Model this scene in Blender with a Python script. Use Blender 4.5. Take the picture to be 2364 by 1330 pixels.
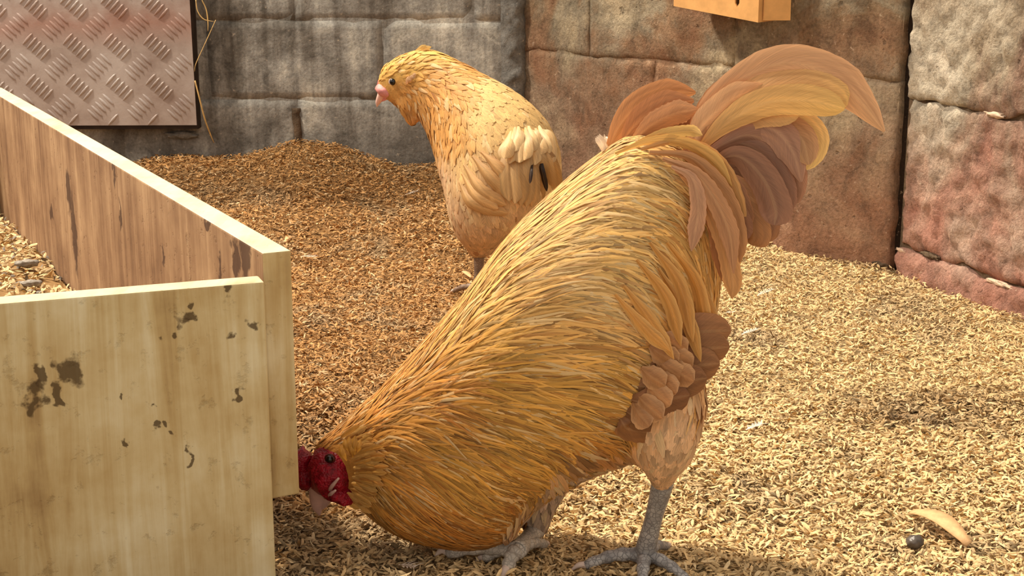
import bpy, bmesh, math, random
import numpy as np
from mathutils import Vector, Matrix, noise
from mathutils.bvhtree import BVHTree

random.seed(7)
rng = np.random.default_rng(7)
S = bpy.context.scene
COL = S.collection
for o in list(bpy.data.objects):
    bpy.data.objects.remove(o)

# ------------------------------------------------------------------ camera, world, sun, exposure
F, CX, CY = 3400.0, 1182.0, 665.0
PITCH = math.radians(13.5)
H = 0.68
cam = bpy.data.cameras.new('camera')
cam.sensor_width = 36.0
cam.lens = F / 2364.0 * 36.0
cam.clip_start = 0.02
camo = bpy.data.objects.new('camera', cam)
COL.objects.link(camo)
camo.location = (0, 0, H)
camo.rotation_euler = (math.pi / 2 - PITCH, 0, 0)
S.camera = camo

S.view_settings.view_transform = 'Standard'
S.view_settings.look = 'None'
S.view_settings.gamma = 1
S.view_settings.use_curve_mapping = False
S.view_settings.exposure = 0.0

w = bpy.data.worlds.new('world')
S.world = w
w.use_nodes = True
bg = w.node_tree.nodes['Background']
bg.inputs['Color'].default_value = (1.0, 0.90, 0.78, 1)
bg.inputs['Strength'].default_value = 0.80

sun = bpy.data.lights.new('sun', 'SUN')
sun.energy = 4.0
sun.color = (1.0, 0.88, 0.70)
sun.angle = math.radians(2.5)
suno = bpy.data.objects.new('sun', sun)
COL.objects.link(suno)
SUN_DIR = Vector((-0.42, 0.30, 0.86)).normalized()
suno.rotation_euler = SUN_DIR.to_track_quat('Z', 'Y').to_euler()
suno.location = (-1, 1, 4)

lamp = bpy.data.lights.new('coop_lamp', 'POINT')
lamp.energy = 470
lamp.color = (1.0, 0.88, 0.72)
lamp.shadow_soft_size = 0.16
lampo = bpy.data.objects.new('coop_lamp', lamp)
COL.objects.link(lampo)
lampo.location = (-2.5, 3.0, 3.1)

# ------------------------------------------------------------------ pixel helpers
cp, sp = math.cos(PITCH), math.sin(PITCH)
CAM = np.array([0, 0, H])
def ray(px, py):
    a = (px - CX) / F; b = (CY - py) / F
    return np.array([a, b * sp + cp, b * cp - sp])
def at_y(px, py, Y):
    d = ray(px, py); return CAM + d * (Y / d[1])
def at_z(px, py, Z):
    d = ray(px, py); return CAM + d * ((Z - H) / d[2])
def at_plane(px, py, O, n):
    d = ray(px, py); return CAM + d * (np.dot(np.array(O) - CAM, n) / np.dot(d, n))
def project(P):
    P = np.asarray(P) - CAM
    x = P[..., 0]; dz = P[..., 1] * cp - P[..., 2] * sp; up = P[..., 1] * sp + P[..., 2] * cp
    return CX + F * x / dz, CY - F * up / dz

def lin(c):
    c = np.asarray(c, float) / 255.0
    return np.where(c <= 0.04045, c / 12.92, ((c + 0.055) / 1.055) ** 2.4)
def lin4(c): return tuple(lin(c)) + (1.0,)

# ------------------------------------------------------------------ object helpers
def link(name, me, mat=None, parent=None, smooth=False):
    o = bpy.data.objects.new(name, me)
    COL.objects.link(o)
    if mat is not None and len(me.materials) == 0: me.materials.append(mat)
    if parent is not None: o.parent = parent
    if smooth:
        me.polygons.foreach_set('use_smooth', [True] * len(me.polygons))
    return o
def empty(name, loc):
    o = bpy.data.objects.new(name, None); COL.objects.link(o); o.location = loc
    o.empty_display_size = 0.05
    bpy.context.view_layer.update()
    return o
def child(name, me, mat, parent, smooth=True):
    """world-space mesh parented to an empty / mesh that may be offset"""
    o = link(name, me, mat, None, smooth)
    o.parent = parent
    o.matrix_parent_inverse = parent.matrix_world.inverted()
    return o
def tag(o, label=None, cat=None, group=None, kind=None):
    if label: o['label'] = label
    if cat: o['category'] = cat
    if group: o['group'] = group
    if kind: o['kind'] = kind
    return o
def mesh(name, v, f):
    me = bpy.data.meshes.new(name)
    me.from_pydata([tuple(p) for p in v], [], [tuple(q) for q in f]); me.update()
    return me
def np_mesh(name, V, Fc, attrs=None):
    """V (n,3) ; Fc (m,k) constant k"""
    me = bpy.data.meshes.new(name)
    V = np.ascontiguousarray(V, np.float32); Fc = np.ascontiguousarray(Fc, np.int32)
    m, k = Fc.shape
    me.vertices.add(len(V)); me.vertices.foreach_set('co', V.ravel())
    me.loops.add(m * k); me.loops.foreach_set('vertex_index', Fc.ravel())
    me.polygons.add(m)
    me.polygons.foreach_set('loop_start', np.arange(0, m * k, k, dtype=np.int32))
    me.update(calc_edges=True)
    for nm, arr in (attrs or {}).items():
        a = me.attributes.new(nm, 'FLOAT_COLOR', 'POINT')
        c = np.ones((len(V), 4), np.float32); c[:, :3] = arr
        a.data.foreach_set('color', c.ravel())
    return me
def bm_mesh(name, bm):
    me = bpy.data.meshes.new(name); bm.to_mesh(me); bm.free(); return me
def prism(name, pts_top, pts_bot):
    """closed prism from two corresponding loops"""
    n = len(pts_top); v = list(pts_top) + list(pts_bot)
    f = [tuple(range(n)), tuple(range(2 * n - 1, n - 1, -1))]
    for i in range(n):
        j = (i + 1) % n
        f.append((i, i + n, j + n, j))
    me = mesh(name, v, f)
    bm = bmesh.new(); bm.from_mesh(me); bmesh.ops.recalc_face_normals(bm, faces=bm.faces); bm.to_mesh(me); bm.free()
    return me
def bevel(me, w, seg=2):
    bm = bmesh.new(); bm.from_mesh(me)
    bmesh.ops.bevel(bm, geom=list(bm.edges), offset=w, segments=seg, affect='EDGES', profile=0.6)
    bm.to_mesh(me); bm.free(); return me
def catmull(P, n):
    P = np.asarray(P, float)
    Q = np.vstack([2 * P[0] - P[1], P, 2 * P[-1] - P[-2]])
    out = []
    segs = len(P) - 1
    for k in np.linspace(0, segs, n):
        i = min(int(k), segs - 1); t = k - i
        p0, p1, p2, p3 = Q[i], Q[i + 1], Q[i + 2], Q[i + 3]
        out.append(0.5 * ((2 * p1) + (-p0 + p2) * t + (2 * p0 - 5 * p1 + 4 * p2 - p3) * t * t + (-p0 + 3 * p1 - 3 * p2 + p3) * t ** 3))
    return np.array(out)
def tube(pts, rad, n=10, rows=None, squash=1.0):
    """closed tapered tube along pts (world); rad per control point"""
    rows = rows or len(pts) * 4
    PR = np.hstack([np.asarray(pts, float), np.asarray(rad, float)[:, None]])
    C = catmull(PR, rows)
    P = C[:, :3]; R = np.maximum(C[:, 3], 1e-4)
    T = np.gradient(P, axis=0); T /= np.linalg.norm(T, axis=1)[:, None]
    up = np.array([0, 0, 1.0]) if abs(T[0][2]) < 0.9 else np.array([0, 1.0, 0])
    v, f = [], []
    A = np.cross(up, T[0]); A /= np.linalg.norm(A)
    for i in range(rows):
        A = A - T[i] * np.dot(A, T[i]); A /= np.linalg.norm(A)
        B = np.cross(T[i], A)
        for k in range(n):
            th = 2 * math.pi * k / n
            v.append(P[i] + R[i] * (A * math.cos(th) + B * math.sin(th) * squash))
    for i in range(rows - 1):
        for k in range(n):
            a = i * n + k; b = i * n + (k + 1) % n
            f.append((a, b, b + n, a + n))
    v.append(P[0]); v.append(P[-1]); c0, c1 = len(v) - 2, len(v) - 1
    for k in range(n):
        f.append((c0, (k + 1) % n, k)); f.append((c1, (rows - 1) * n + k, (rows - 1) * n + (k + 1) % n))
    return v, f
def lump(name, center, radii, amp=0.15, freq=3.0, sub=3, rot=None, seed=0):
    bm = bmesh.new(); bmesh.ops.create_icosphere(bm, subdivisions=sub, radius=1.0)
    for v in bm.verts:
        d = 1 + amp * noise.noise(v.co * freq + Vector((seed * 7.1, seed * 3.3, seed)))
        co = Vector((v.co.x * radii[0], v.co.y * radii[1], v.co.z * radii[2])) * d
        if rot is not None: co = rot @ co
        v.co = co + Vector(center)
    return bm_mesh(name, bm)

# ------------------------------------------------------------------ materials
class M:
    def __init__(self, name):
        self.m = bpy.data.materials.new(name); self.m.use_nodes = True
        self.t = self.m.node_tree; self.n = self.t.nodes; self.l = self.t.links
        self.b = self.n['Principled BSDF']
        self.b.inputs['Specular IOR Level'].default_value = 0.3
    def node(self, typ, **kw):
        nd = self.n.new(typ)
        for k, v in kw.items():
            if k.startswith('i_'): nd.inputs[k[2:].replace('_', ' ')].default_value = v
            else: setattr(nd, k, v)
        return nd
    def link(self, a, b): self.l.new(a, b)
    def coord(self, which='Object', scale=(1, 1, 1), rot=(0, 0, 0), loc=(0, 0, 0)):
        tc = self.node('ShaderNodeTexCoord'); mp = self.node('ShaderNodeMapping')
        mp.inputs['Scale'].default_value = scale; mp.inputs['Rotation'].default_value = rot; mp.inputs['Location'].default_value = loc
        self.link(tc.outputs[which], mp.inputs['Vector']); return mp.outputs[0]
    def noise(self, vec, scale, detail=6, rough=0.6, dist=0.0):
        nd = self.node('ShaderNodeTexNoise'); nd.inputs['Scale'].default_value = scale
        nd.inputs['Detail'].default_value = detail; nd.inputs['Roughness'].default_value = rough
        nd.inputs['Distortion'].default_value = dist
        self.link(vec, nd.inputs['Vector']); return nd.outputs['Fac']
    def ramp(self, fac, stops):
        nd = self.node('ShaderNodeValToRGB'); els = nd.color_ramp.elements
        while len(els) < len(stops): els.new(0.5)
        for e, (p, c) in zip(els, stops):
            e.position = p; e.color = c if len(c) == 4 else tuple(c) + (1,)
        self.link(fac, nd.inputs['Fac']); return nd.outputs['Color']
    def mix(self, fac, a, b, mode='MIX'):
        nd = self.node('ShaderNodeMix', data_type='RGBA', blend_type=mode)
        for s, v in ((nd.inputs[0], fac), (nd.inputs[6], a), (nd.inputs[7], b)):
            if hasattr(v, 'is_output'): self.link(v, s)
            else: s.default_value = v
        return nd.outputs[2]
    def math(self, op, a, b=None, c=None):
        nd = self.node('ShaderNodeMath', operation=op)
        for s, v in zip(nd.inputs, (a, b, c)):
            if v is None: continue
            if hasattr(v, 'is_output'): self.link(v, s)
            else: s.default_value = v
        return nd.outputs[0]
    def bump(self, h, strength=0.5, dist=0.01):
        nd = self.node('ShaderNodeBump'); nd.inputs['Strength'].default_value = strength; nd.inputs['Distance'].default_value = dist
        self.link(h, nd.inputs['Height']); self.link(nd.outputs[0], self.b.inputs['Normal'])
    def color(self, c):
        if hasattr(c, 'is_output'): self.link(c, self.b.inputs['Base Color'])
        else: self.b.inputs['Base Color'].default_value = c
    def rough(self, r): self.b.inputs['Roughness'].default_value = r
BW = lambda a: (a, a, a, 1)

def mat_plain(name, c, rough=0.6, nscale=60, var=0.25, bump=0.2, bdist=0.002, spec=0.3):
    m = M(name); v = m.coord(); n = m.noise(v, nscale)
    dk = tuple(np.asarray(lin(c)) * (1 - var)) + (1,); lt = tuple(np.minimum(np.asarray(lin(c)) * (1 + var), 1)) + (1,)
    m.color(m.ramp(n, [(0.3, dk), (0.7, lt)])); m.rough(rough); m.bump(n, bump, bdist)
    m.b.inputs['Specular IOR Level'].default_value = spec
    return m.m

def mat_concrete(name, stops, streak=0.5, bump=0.5, low=None, seed=0.0, pits=0.5, lowz=(0.1, 0.35)):
    """mottled concrete; low = colour that stains the foot of the wall"""
    m = M(name); v = m.coord(loc=(seed, seed, seed))
    big = m.noise(v, 3.2, 7, 0.62, 0.6)
    st = m.noise(m.coord(scale=(26, 26, 2.2), loc=(seed, 0, 0)), 1.0, 5, 0.6, 0.3)
    fac = m.math('ADD', m.math('MULTIPLY', big, 1 - streak * 0.5), m.math('MULTIPLY', st, streak * 0.5))
    col = m.ramp(fac, stops)
    if low is not None:
        sx = m.node('ShaderNodeSeparateXYZ'); m.link(m.coord(), sx.inputs[0])
        zz = m.math('ADD', sx.outputs['Z'], m.math('MULTIPLY', m.math('SUBTRACT', big, 0.5), 0.9))
        mr = m.node('ShaderNodeMapRange'); mr.inputs[1].default_value = lowz[1]; mr.inputs[2].default_value = lowz[0]
        mr.inputs[3].default_value = 0; mr.inputs[4].default_value = 0.85
        m.link(zz, mr.inputs[0])
        col = m.mix(mr.outputs[0], col, low)
    med = m.noise(v, 17, 6, 0.7, 0.8)
    col = m.mix(1.0, col, m.ramp(med, [(0.34, BW(0.62)), (0.5, BW(1.0)), (0.66, BW(1.25))]), 'MULTIPLY')
    fine = m.noise(v, 150, 6, 0.7)
    spk = m.noise(v, 75, 3, 0.6)
    wsp = m.ramp(spk, [(0.66, BW(0)), (0.72, BW(1))])
    col = m.mix(m.math('MULTIPLY', wsp, 0.35), col, lin4((225, 205, 180)))
    pit = m.ramp(m.noise(v, 48, 4, 0.55), [(0.27, BW(1)), (0.33, BW(0))])
    col = m.mix(m.math('MULTIPLY', pit, 0.6 * pits), col, lin4((50, 38, 30)))
    col = m.mix(1.0, col, m.ramp(fine, [(0.3, BW(0.6)), (0.5, BW(0.95)), (0.7, BW(1.15))]), 'MULTIPLY')
    m.color(col); m.rough(0.9)
    h = m.math('ADD', m.math('MULTIPLY', fine, 0.5), m.math('ADD', m.math('MULTIPLY', m.noise(v, 38, 5, 0.6), 0.8), m.math('MULTIPLY', pit, -0.6 * pits)))
    m.bump(h, bump, 0.012)
    return m.m

MAT = {}
MAT['grey_wall'] = mat_concrete('grey_render', [(0.36, lin4((84, 78, 70))), (0.45, lin4((124, 119, 111))), (0.53, lin4((160, 157, 150))), (0.62, lin4((202, 198, 186)))], 0.7, 0.35, low=lin4((112, 108, 102)), pits=0.25, lowz=(0.02, 0.25))
MAT['brown_wall'] = mat_concrete('brown_render', [(0.34, lin4((116, 88, 64))), (0.43, lin4((150, 126, 98))), (0.50, lin4((158, 146, 124))), (0.60, lin4((192, 174, 144)))], 0.4, 0.8, low=lin4((158, 112, 86)), seed=3.1, pits=0.7, lowz=(0.1, 0.5))
MAT['stone_wall'] = mat_concrete('rough_block', [(0.34, lin4((132, 112, 94))), (0.45, lin4((172, 156, 134))), (0.54, lin4((194, 182, 162))), (0.64, lin4((216, 202, 182)))], 0.15, 0.9, low=lin4((180, 126, 110)), seed=8.3, pits=0.5, lowz=(0.05, 0.42))
MAT['mortar'] = mat_concrete('old_mortar', [(0.3, lin4((70, 58, 46))), (0.7, lin4((135, 112, 88)))], 0.2, 0.7, seed=5.0)
MAT['mortar_grey'] = mat_concrete('grey_mortar', [(0.3, lin4((78, 76, 72))), (0.7, lin4((165, 162, 155)))], 0.2, 0.6, seed=6.0)
MAT['crack'] = mat_concrete('dark_crack', [(0.3, lin4((34, 27, 22))), (0.7, lin4((70, 54, 42)))], 0.2, 0.7, seed=5.0)
MAT['plaster'] = mat_plain('white_plaster', (206, 180, 156), 0.9, 40, 0.2, 0.5, 0.004)

def mat_litter(name):
    m = M(name); at = m.node('ShaderNodeAttribute', attribute_name='Col')
    v = m.coord(); n = m.noise(v, 220, 3, 0.6)
    c = m.mix(1.0, at.outputs['Color'], m.ramp(n, [(0.3, BW(0.72)), (0.7, BW(1.1))]), 'MULTIPLY')
    m.color(c); m.rough(0.7); m.b.inputs['Specular IOR Level'].default_value = 0.25
    return m.m
MAT['husk'] = mat_litter('rice_husk')
def mat_soil():
    m = M('trodden_husk'); at = m.node('ShaderNodeAttribute', attribute_name='Col')
    v = m.coord(); n = m.noise(v, 160, 6, 0.7); n2 = m.noise(m.coord(scale=(1, 2.5, 1)), 90, 4, 0.6, 1.5)
    c = m.mix(1.0, at.outputs['Color'], m.ramp(n2, [(0.35, BW(0.30)), (0.5, BW(0.75)), (0.7, BW(1.0))]), 'MULTIPLY')
    m.color(c); m.rough(0.9); m.bump(m.math('ADD', n, n2), 0.9, 0.006); return m.m
MAT['soil'] = mat_soil()

def mat_wood(name, stops, grain_axis, scale=1.0, seed=0.0, spots=(), dirt=0.5, spot_col=(62, 44, 26)):
    """grain runs along grain_axis (index in object space); spots = world points of knots and gouges"""
    m = M(name)
    sc = [42 * scale] * 3; sc[grain_axis] = 2.2 * scale
    g = m.noise(m.coord(scale=tuple(sc), loc=(seed, seed * 2, seed)), 1.0, 6, 0.62, 0.8)
    big = m.noise(m.coord(loc=(seed, 0, seed)), 7, 6, 0.6)
    fac = m.math('ADD', m.math('MULTIPLY', g, 0.45), m.math('MULTIPLY', big, 0.55))
    col = m.ramp(fac, stops)
    fl = m.ramp(m.noise(m.coord(loc=(seed, seed, 0)), 55, 5, 0.7), [(0.60, BW(0)), (0.70, BW(1))])
    col = m.mix(m.math('MULTIPLY', fl, dirt * 0.6), col, lin4(spot_col))
    pos = m.node('ShaderNodeTexCoord').outputs['Object']
    wob = m.node('ShaderNodeTexNoise'); wob.inputs['Scale'].default_value = 45; wob.inputs['Detail'].default_value = 4
    m.link(pos, wob.inputs['Vector'])
    wv = m.node('ShaderNodeVectorMath', operation='MULTIPLY_ADD')
    m.link(wob.outputs['Color'], wv.inputs[0]); wv.inputs[1].default_value = (0.05, 0.05, 0.05); m.link(pos, wv.inputs[2])
    for (p, r, sz) in spots:
        d = m.node('ShaderNodeVectorMath', operation='SUBTRACT'); m.link(wv.outputs[0], d.inputs[0])
        d.inputs[1].default_value = tuple(np.asarray(p) + 0.025)
        k = m.node('ShaderNodeVectorMath', operation='MULTIPLY'); m.link(d.outputs[0], k.inputs[0]); k.inputs[1].default_value = (1, 1, sz)
        ln = m.node('ShaderNodeVectorMath', operation='LENGTH'); m.link(k.outputs[0], ln.inputs[0])
        mr = m.node('ShaderNodeMapRange'); mr.inputs[1].default_value = r; mr.inputs[2].default_value = r * 0.72
        mr.inputs[3].default_value = 0; mr.inputs[4].default_value = 0.85; m.link(ln.outputs['Value'], mr.inputs[0])
        col = m.mix(mr.outputs[0], col, lin4(spot_col))
    m.color(col); m.rough(0.75); m.bump(m.math('ADD', fac, m.math('MULTIPLY', fl, -0.5)), 0.35, 0.006)
    return m.m

def mat_feather(name, rough=0.55, trans=0.12, barb=1.0):
    m = M(name); at = m.node('ShaderNodeAttribute', attribute_name='Col'); fu = m.node('ShaderNodeAttribute', attribute_name='fuv')
    sx = m.node('ShaderNodeSeparateXYZ'); m.link(fu.outputs['Vector'], sx.inputs[0])
    cb = m.node('ShaderNodeCombineXYZ')
    m.link(m.math('MULTIPLY', sx.outputs['X'], 9.0 * barb), cb.inputs[0]); m.link(m.math('MULTIPLY', sx.outputs['Y'], 2.0), cb.inputs[1])
    m.link(m.math('MULTIPLY', sx.outputs['Z'], 90.0), cb.inputs[2])
    n = m.noise(cb.outputs[0], 1.6, 4, 0.6)
    c = m.mix(1.0, at.outputs['Color'], m.ramp(n, [(0.3, BW(0.62)), (0.55, BW(1.0)), (0.75, BW(1.22))]), 'MULTIPLY')
    m.color(c); m.rough(rough); m.b.inputs['Specular IOR Level'].default_value = 0.35
    m.bump(n, 0.35, 0.002)
    tr = m.node('ShaderNodeBsdfTranslucent'); m.link(c, tr.inputs['Color'])
    mx = m.node('ShaderNodeMixShader'); mx.inputs[0].default_value = trans
    out = m.n['Material Output']
    m.link(m.b.outputs[0], mx.inputs[1]); m.link(tr.outputs[0], mx.inputs[2]); m.link(mx.outputs[0], out.inputs['Surface'])
    return m.m
MAT['feather'] = mat_feather('feather')
def mat_attr(name, rough=0.7):
    m = M(name); at = m.node('ShaderNodeAttribute', attribute_name='Col'); n = m.noise(m.coord(), 120, 4, 0.6)
    m.color(m.mix(1.0, at.outputs['Color'], m.ramp(n, [(0.3, BW(0.7)), (0.7, BW(1.1))]), 'MULTIPLY')); m.rough(rough); m.bump(n, 0.4, 0.004); return m.m
MAT['skin_feather'] = mat_attr('underplumage')
def mat_red():
    m = M('red_comb_skin'); v = m.coord(); n = m.noise(v, 130, 5, 0.6); vo = m.node('ShaderNodeTexVoronoi'); vo.inputs['Scale'].default_value = 420
    m.link(v, vo.inputs['Vector'])
    m.color(m.ramp(n, [(0.3, lin4((92, 4, 16))), (0.55, lin4((150, 14, 34))), (0.8, lin4((196, 42, 58)))])); m.rough(0.35)
    m.b.inputs['Subsurface Weight'].default_value = 0.1; m.b.inputs['Subsurface Radius'].default_value = (0.004, 0.001, 0.001)
    m.bump(m.math('ADD', m.math('MULTIPLY', vo.outputs['Distance'], .6), m.math('MULTIPLY', n, 1.4)), 0.5, 0.004); return m.m
MAT['red'] = mat_red()
MAT['pink'] = mat_plain('pink_face_skin', (226, 150, 145), 0.5, 150, 0.15, 0.4, 0.002)
MAT['pink_comb'] = mat_plain('rosy_comb', (222, 120, 110), 0.5, 150, 0.18, 0.5, 0.002)
MAT['beak'] = mat_plain('horn_beak', (205, 168, 158), 0.35, 60, 0.15, 0.15, 0.002)
MAT['beak_pale'] = mat_plain('pale_horn_beak', (236, 190, 176), 0.35, 60, 0.1, 0.1, 0.002)
MAT['eye'] = mat_plain('black_eye', (10, 8, 8), 0.08, 30, 0.2, 0.0, spec=0.6)
MAT['iris'] = mat_plain('dark_iris', (74, 24, 18), 0.25, 60, 0.3, 0.0)
MAT['eyelid'] = mat_plain('pale_eyelid', (214, 186, 172), 0.5, 60, 0.1, 0.1)
def mat_scale(name, c1, c2):
    m = M(name); v = m.coord(); vo = m.node('ShaderNodeTexVoronoi', feature='DISTANCE_TO_EDGE'); vo.inputs['Scale'].default_value = 190
    m.link(v, vo.inputs['Vector']); e = m.ramp(vo.outputs['Distance'], [(0.0, BW(0)), (0.12, BW(1))])
    n = m.noise(v, 60, 4, 0.6)
    m.color(m.mix(e, tuple(np.asarray(lin4(c1)) * np.array([.78, .78, .78, 1])), m.ramp(n, [(0.35, lin4(c1)), (0.7, lin4(c2))]))); m.rough(0.38); m.bump(e, 0.25, 0.0015)
    return m.m
MAT['shank'] = mat_scale('grey_scaly_skin', (135, 132, 132), (196, 192, 188))
MAT['toe'] = mat_scale('pale_scaly_skin', (170, 162, 152), (216, 206, 192))
MAT['claw'] = mat_plain('horn_claw', (222, 200, 186), 0.4, 60, 0.15, 0.1)
MAT['hen_leg'] = mat_scale('brown_scaly_skin', (128, 106, 92), (160, 138, 120))
def mat_metal():
    m = M('dusty_tread_plate'); v = m.coord(); n = m.noise(v, 7, 6, 0.6); f = m.noise(v, 160, 4, 0.6)
    c = m.ramp(n, [(0.3, lin4((158, 138, 128))), (0.5, lin4((188, 174, 166))), (0.7, lin4((206, 196, 190)))])
    sx = m.node('ShaderNodeSeparateXYZ'); m.link(v, sx.inputs[0])
    band = m.node('ShaderNodeMapRange'); band.inputs[1].default_value = 0.06; band.inputs[2].default_value = 0.0
    zz = m.math('ABSOLUTE', m.math('SUBTRACT', m.math('ADD', sx.outputs['Z'], m.math('MULTIPLY', m.math('SUBTRACT', n, 0.5), 0.12)), 0.455))
    m.link(zz, band.inputs[0]); band.inputs[4].default_value = 0.6
    c = m.mix(band.outputs[0], c, lin4((172, 122, 104)))
    m.color(c); m.b.inputs['Metallic'].default_value = 0.35; m.rough(0.5); m.bump(f, 0.2, 0.002); return m.m
MAT['metal'] = mat_metal()
MAT['dark_board'] = mat_plain('dark_backing', (52, 40, 32), 0.9, 40, 0.3, 0.3)
MAT['card'] = mat_plain('tan_board', (226, 172, 108), 0.8, 34, 0.14, 0.25, 0.002)
MAT['straw'] = mat_plain('dry_straw', (214, 178, 116), 0.6, 80, 0.2, 0.2)
MAT['chip'] = mat_plain('wood_shaving', (214, 172, 124), 0.7, 90, 0.2, 0.5)
MAT['stone'] = mat_plain('dark_pebble', (88, 80, 74), 0.3, 60, 0.4, 0.4)
MAT['dropping'] = mat_plain('grey_dropping', (150, 142, 132), 0.8, 90, 0.4, 0.8, 0.004)
MAT['down'] = mat_plain('white_down', (226, 212, 196), 0.8, 60, 0.12, 0.3)

# ------------------------------------------------------------------ ground
def sstep(a, b, x):
    t = np.clip((x - a) / (b - a), 0, 1); return t * t * (3 - 2 * t)
def vnoise(x, y, seed=0):
    """cheap value noise, vectorised"""
    xi = np.floor(x).astype(np.int64); yi = np.floor(y).astype(np.int64); xf = x - xi; yf = y - yi
    def h(a, b):
        n = (a * 374761393 + b * 668265263 + seed * 144665) & 0x7fffffff
        n = ((n ^ (n >> 13)) * 1274126177) & 0x7fffffff
        return (n & 0xffff) / 65535.0
    u = xf * xf * (3 - 2 * xf); v = yf * yf * (3 - 2 * yf)
    return (h(xi, yi) * (1 - u) + h(xi + 1, yi) * u) * (1 - v) + (h(xi, yi + 1) * (1 - u) + h(xi + 1, yi + 1) * u) * v
def gz(x, y):
    x = np.asarray(x, float); y = np.asarray(y, float)
    z = 0.012 * (vnoise(x * 5, y * 5, 1) - 0.5) + 0.008 * (vnoise(x * 14, y * 14, 2) - 0.5)
    left = sstep(0.22, -0.12, x)
    z = z + left * sstep(3.0, 3.75, y) * 0.075
    z = z + 0.075 * np.exp(-((x + 0.52) / 0.17) ** 2 - ((y - 3.78) / 0.42) ** 2)
    z = z + 0.045 * np.exp(-((x + 0.85) / 0.16) ** 2 - ((y - 3.78) / 0.35) ** 2)
    z = z + 0.02 * np.exp(-((x + 0.16) / 0.1) ** 2 - ((y - 3.72) / 0.15) ** 2)
    z = z + 0.02 * np.exp(-((x - 0.46) / 0.14) ** 2 - ((y - 3.2) / 0.2) ** 2)
    return z
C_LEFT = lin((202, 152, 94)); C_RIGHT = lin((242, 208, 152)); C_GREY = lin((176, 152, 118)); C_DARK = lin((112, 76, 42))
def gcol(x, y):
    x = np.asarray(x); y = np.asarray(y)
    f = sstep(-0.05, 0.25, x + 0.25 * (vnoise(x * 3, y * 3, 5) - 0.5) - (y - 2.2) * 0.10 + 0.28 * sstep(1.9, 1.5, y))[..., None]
    c = C_LEFT * (1 - f) + C_RIGHT * f  # left side's shade painted in as darker, oranger husk colour
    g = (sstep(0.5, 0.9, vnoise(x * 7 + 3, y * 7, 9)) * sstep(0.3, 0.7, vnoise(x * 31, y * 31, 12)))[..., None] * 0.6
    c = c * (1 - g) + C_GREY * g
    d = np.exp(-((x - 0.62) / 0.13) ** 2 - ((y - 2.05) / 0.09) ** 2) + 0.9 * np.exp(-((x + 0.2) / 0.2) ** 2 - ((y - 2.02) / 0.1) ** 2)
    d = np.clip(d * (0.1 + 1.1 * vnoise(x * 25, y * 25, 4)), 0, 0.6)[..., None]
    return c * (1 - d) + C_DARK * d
xs = np.arange(-2.6, 1.9, 0.02); ys = np.arange(0.5, 4.1, 0.02)
X, Y = np.meshgrid(xs, ys)
V = np.stack([X, Y, gz(X, Y)], -1).reshape(-1, 3)
nx, ny = len(xs), len(ys)
idx = np.arange(nx * ny).reshape(ny, nx)
Fq = np.stack([idx[:-1, :-1], idx[:-1, 1:], idx[1:, 1:], idx[1:, :-1]], -1).reshape(-1, 4)
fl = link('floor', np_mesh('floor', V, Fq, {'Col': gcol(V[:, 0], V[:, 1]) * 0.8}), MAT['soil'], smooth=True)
tag(fl, 'uneven trodden floor under the loose rice husk bedding', 'floor', kind='structure')

def flakes(name, x, y, z, nrm, cols, lens, wid, pitch=0.5, tris8=True):
    n = len(x)
    yaw = rng.uniform(0, 2 * np.pi, n); pt = rng.normal(0, pitch, n); rl = rng.normal(0, 0.6, n)
    a = np.stack([np.cos(yaw) * np.cos(pt), np.sin(yaw) * np.cos(pt), np.sin(pt)], -1)
    s0 = np.stack([-np.sin(yaw), np.cos(yaw), np.zeros(n)], -1); u0 = np.cross(a, s0)
    s = s0 * np.cos(rl)[:, None] + u0 * np.sin(rl)[:, None]; u = np.cross(a, s)
    if nrm is not None:
        # tilt onto the slope: shift z by slope only
        pass
    c = np.stack([x, y, z], -1)
    L = lens[:, None] / 2; W = wid[:, None] / 2; bend = (rng.uniform(-0.25, 0.35, n) * lens)[:, None]
    arch = (rng.uniform(0.4, 0.9, n) * wid)[:, None] / 2
    if tris8:
        P = [c - a * L - u * bend * 0.5, c - a * L * .45 + s * W, c + a * L * .45 + s * W, c + a * L - u * bend * 0.5,
             c + a * L * .45 - s * W, c - a * L * .45 - s * W, c - a * L * .4 + u * arch, c + a * L * .4 + u * arch]
        T = [(0, 5, 6), (0, 6, 1), (1, 6, 7), (1, 7, 2), (2, 7, 3), (3, 7, 4), (4, 7, 6), (4, 6, 5)]
    else:
        P = [c - a * L - u * bend * 0.5, c + s * W, c + a * L - u * bend * 0.5, c - s * W, c + u * arch]
        T = [(0, 4, 1), (1, 4, 2), (2, 4, 3), (3, 4, 0)]
    k = len(P)
    V = np.stack(P, 1).reshape(-1, 3)
    T = np.array(T); Fc = (np.arange(n)[:, None, None] * k + T[None]).reshape(-1, 3)
    C = np.repeat(cols, k, axis=0)
    return V, Fc, C

# walls are needed for clipping the litter
A_MID = np.array([0.51, 3.275]); B_MID = np.array([0.785, 2.965])
dM = (B_MID - A_MID) / np.linalg.norm(B_MID - A_MID); nM = np.array([dM[1], -dM[0]]); nM = nM if nM[1] < 0 else -nM
C_R = np.array([0.923, 2.565]); dR = (C_R - B_MID) / np.linalg.norm(C_R - B_MID); nR = np.array([dR[1], -dR[0]]); nR = nR if nR[0] < 0 else -nR
YL = 3.80
def inside_room(x, y, m=0.0):
    ok = y < YL - m
    ok &= ((x - A_MID[0]) * nM[0] + (y - A_MID[1]) * nM[1]) > m
    ok &= ((x - B_MID[0]) * nR[0] + (y - B_MID[1]) * nR[1]) > m
    return ok

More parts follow.
